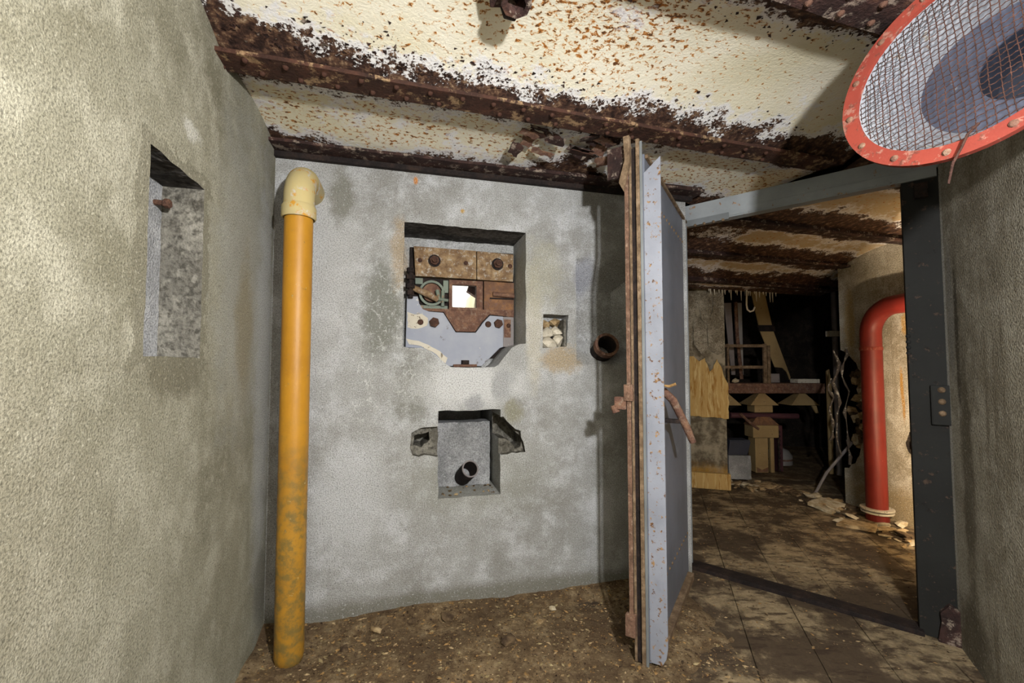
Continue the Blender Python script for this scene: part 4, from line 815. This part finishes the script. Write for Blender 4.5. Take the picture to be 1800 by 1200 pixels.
# ================================================================== rubble of the far room
shapes = [rock_mesh('rubble_stone', 100+k, random.uniform(0.4, 0.75)) for k in range(9)]
zone = lambda i: ['right of the ochre stained pillar', 'below the machine post', 'under the leaning rod', 'left of the red pipe foot', 'in front of the red pipe'][i]
path = [Vector((2.12, 4.25)), Vector((2.45, 4.10)), Vector((2.68, 3.80)), Vector((2.62, 3.35)), Vector((2.58, 3.0)), Vector((2.66, 2.72))]
N = 220
for k in range(N):
    t_ = random.random()*(len(path)-1.001); i = int(t_); a = path[i].lerp(path[i+1], t_-i)
    d = (path[i+1]-path[i]).normalized(); off = random.gauss(0, 0.085); x = a.x-d.y*off; y = a.y+d.x*off
    if (Vector((x, y))-Vector((2.752, 3.285))).length < 0.14 or x > 2.80+(3.4-y)*0.09: continue
    me = shapes[k % 9].copy() if k < 0 else shapes[k % 9]
    r = random.choice([0.014, 0.02, 0.028, 0.038, 0.052])*random.uniform(0.8, 1.2)
    o = bpy.data.objects.new('rubble_stone', me); COL.objects.link(o)
    o.scale = (r*1.3, r, r*random.uniform(0.5, 0.9)); o.rotation_euler = (random.uniform(-.3, .3), random.uniform(-.3, .3), random.random()*6.3)
    if not me.materials: me.materials.append(M[['stone', 'stone3', 'stone2'][(k) % 3]])
    o.location = (x, y, 0.01); rest(o, 0.0, 0.002); tag(o, '%s %s stone in the rubble %s' % ('large' if r > 0.036 else 'small' if r < 0.02 else 'middling', ['tan', 'pale', 'dark'][k % 3], zone(i)), 'stone', 'rubble stones in the far room')
for (x, y, L, W, rz, mat, lab) in ((2.56, 3.55, 0.26, 0.20, 0.5, 'stone3', 'flat pale slab lying in the rubble left of the red pipe foot'), (2.40, 4.12, 0.22, 0.12, 0.2, 'stone', 'flat tan slab in the rubble below the machine post'), (2.47, 3.12, 0.22, 0.13, -0.9, 'stone', 'tan slab lying at the rubble edge in front of the red pipe')):
    o = MB().prism(jag([(-L/2, -W/2), (L/2, -W*0.4), (L*0.45, W/2), (-L*0.4, W*0.45)], 0.04, 0.008), 0, 0.025, 'z').build('flat_slab', mat, bevel=0.003); o.location = (x, y, 0.01); o.rotation_euler = (0.08, -0.06, rz); rest(o, 0.0, 0.003); tag(o, lab, 'slab')

# ================================================================== grit, chips and straw
def grit(name, label, n, place, size, mats, flat=0.5):
    mb = MB(); idx = []
    for k in range(n):
        p = place()
        if p is None: continue
        r = size()*random.uniform(0.7, 1.3); a = random.random()*6.28; el = random.uniform(1, 2.4)
        ca, sa = math.cos(a)*r, math.sin(a)*r; tl = random.uniform(-.3, .3)
        j = lambda: random.uniform(0.7, 1.3)
        vs = [p+Vector((ca*el*j(), sa*el*j(), tl*r)), p+Vector((-sa*j(), ca*j(), 0)), p+Vector((-ca*el*j(), -sa*el*j(), -tl*r)), p+Vector((sa*j(), -ca*j(), 0)), p+Vector((0, 0, r*flat*j())), p-Vector((0, 0, r*flat))]
        mb.add(vs, [(0, 1, 4), (1, 2, 4), (2, 3, 4), (3, 0, 4), (1, 0, 5), (2, 1, 5), (3, 2, 5), (0, 3, 5)]); idx += [random.randrange(len(mats))]*8
    me = bpy.data.meshes.new(name); me.from_pydata(mb.v, [], mb.f)
    for m_ in mats: me.materials.append(M[m_])
    me.polygons.foreach_set('material_index', idx)
    o = link(name, me, None); return tag(o, label, 'debris', kind='stuff')
def near_place():
    u = random.uniform(0.02, 1.9); v_ = -random.random()**1.3*1.5-0.01; return rw(u, v_, max(dirt_z(u, v_), 0.0)+0.001)
grit('floor_grit', 'small stones, leaf scraps and straw scattered over the dirt floor', 14000, near_place, lambda: random.choice([0.0014, 0.0018, 0.0025, 0.0025, 0.0035, 0.006]), ['stone2', 'dirt', 'dirt', 'wood', 'stone2', 'stone', 'dirt', 'leaf', 'stone2', 'wood'])
def far_place():
    x = random.uniform(0.7, 2.7); y = random.uniform(1.5, 4.2)
    if x > 2.75 or y < 2.6-0.93*(x-1.05)-0.7 or (x < 1.0 and y > 2.2): return None
    return Vector((x, y, 0.001))
grit('tile_grit', 'fine grit scattered over the floor tiles by the doorway', 5000, far_place, lambda: random.choice([0.0015, 0.002, 0.003, 0.005]), ['stone2', 'stone2', 'stone', 'dirt', 'wood'])
for k, (u, v_, r) in enumerate(((0.62, -0.09, 0.028), (0.78, -0.10, 0.036), (0.47, -0.13, 0.026), (1.00, -0.34, 0.033), (0.35, -0.20, 0.022), (1.18, -0.22, 0.020), (1.27, -0.12, 0.018))):
    o = link('floor_stone', rock_mesh('floor_stone', 200+k, 0.6), ['stone2', 'stone2', 'stone', 'stone2', 'stone2', 'stone', 'stone3'][k]); o.scale = (r*1.2, r, r*0.8); o.location = rw(u, v_, 0.03); o.rotation_euler = (0, 0, k*1.3); rest(o, dirt_z(u, v_), 0.004)
    tag(o, ['small dark stone at the wall foot below the left chipped notch', 'largest dark stone at the wall foot below the lower niche', 'tan stone between the yellow pipe and the lower niche', 'dark stone on the dirt well out from the wall below the niche', 'small dark stone on the dirt just right of the yellow pipe foot', 'tan stone on the dirt below the small wall pocket', 'small pale stone close to the wall foot below the small pocket'][k], 'stone', 'stones on the dirt floor')
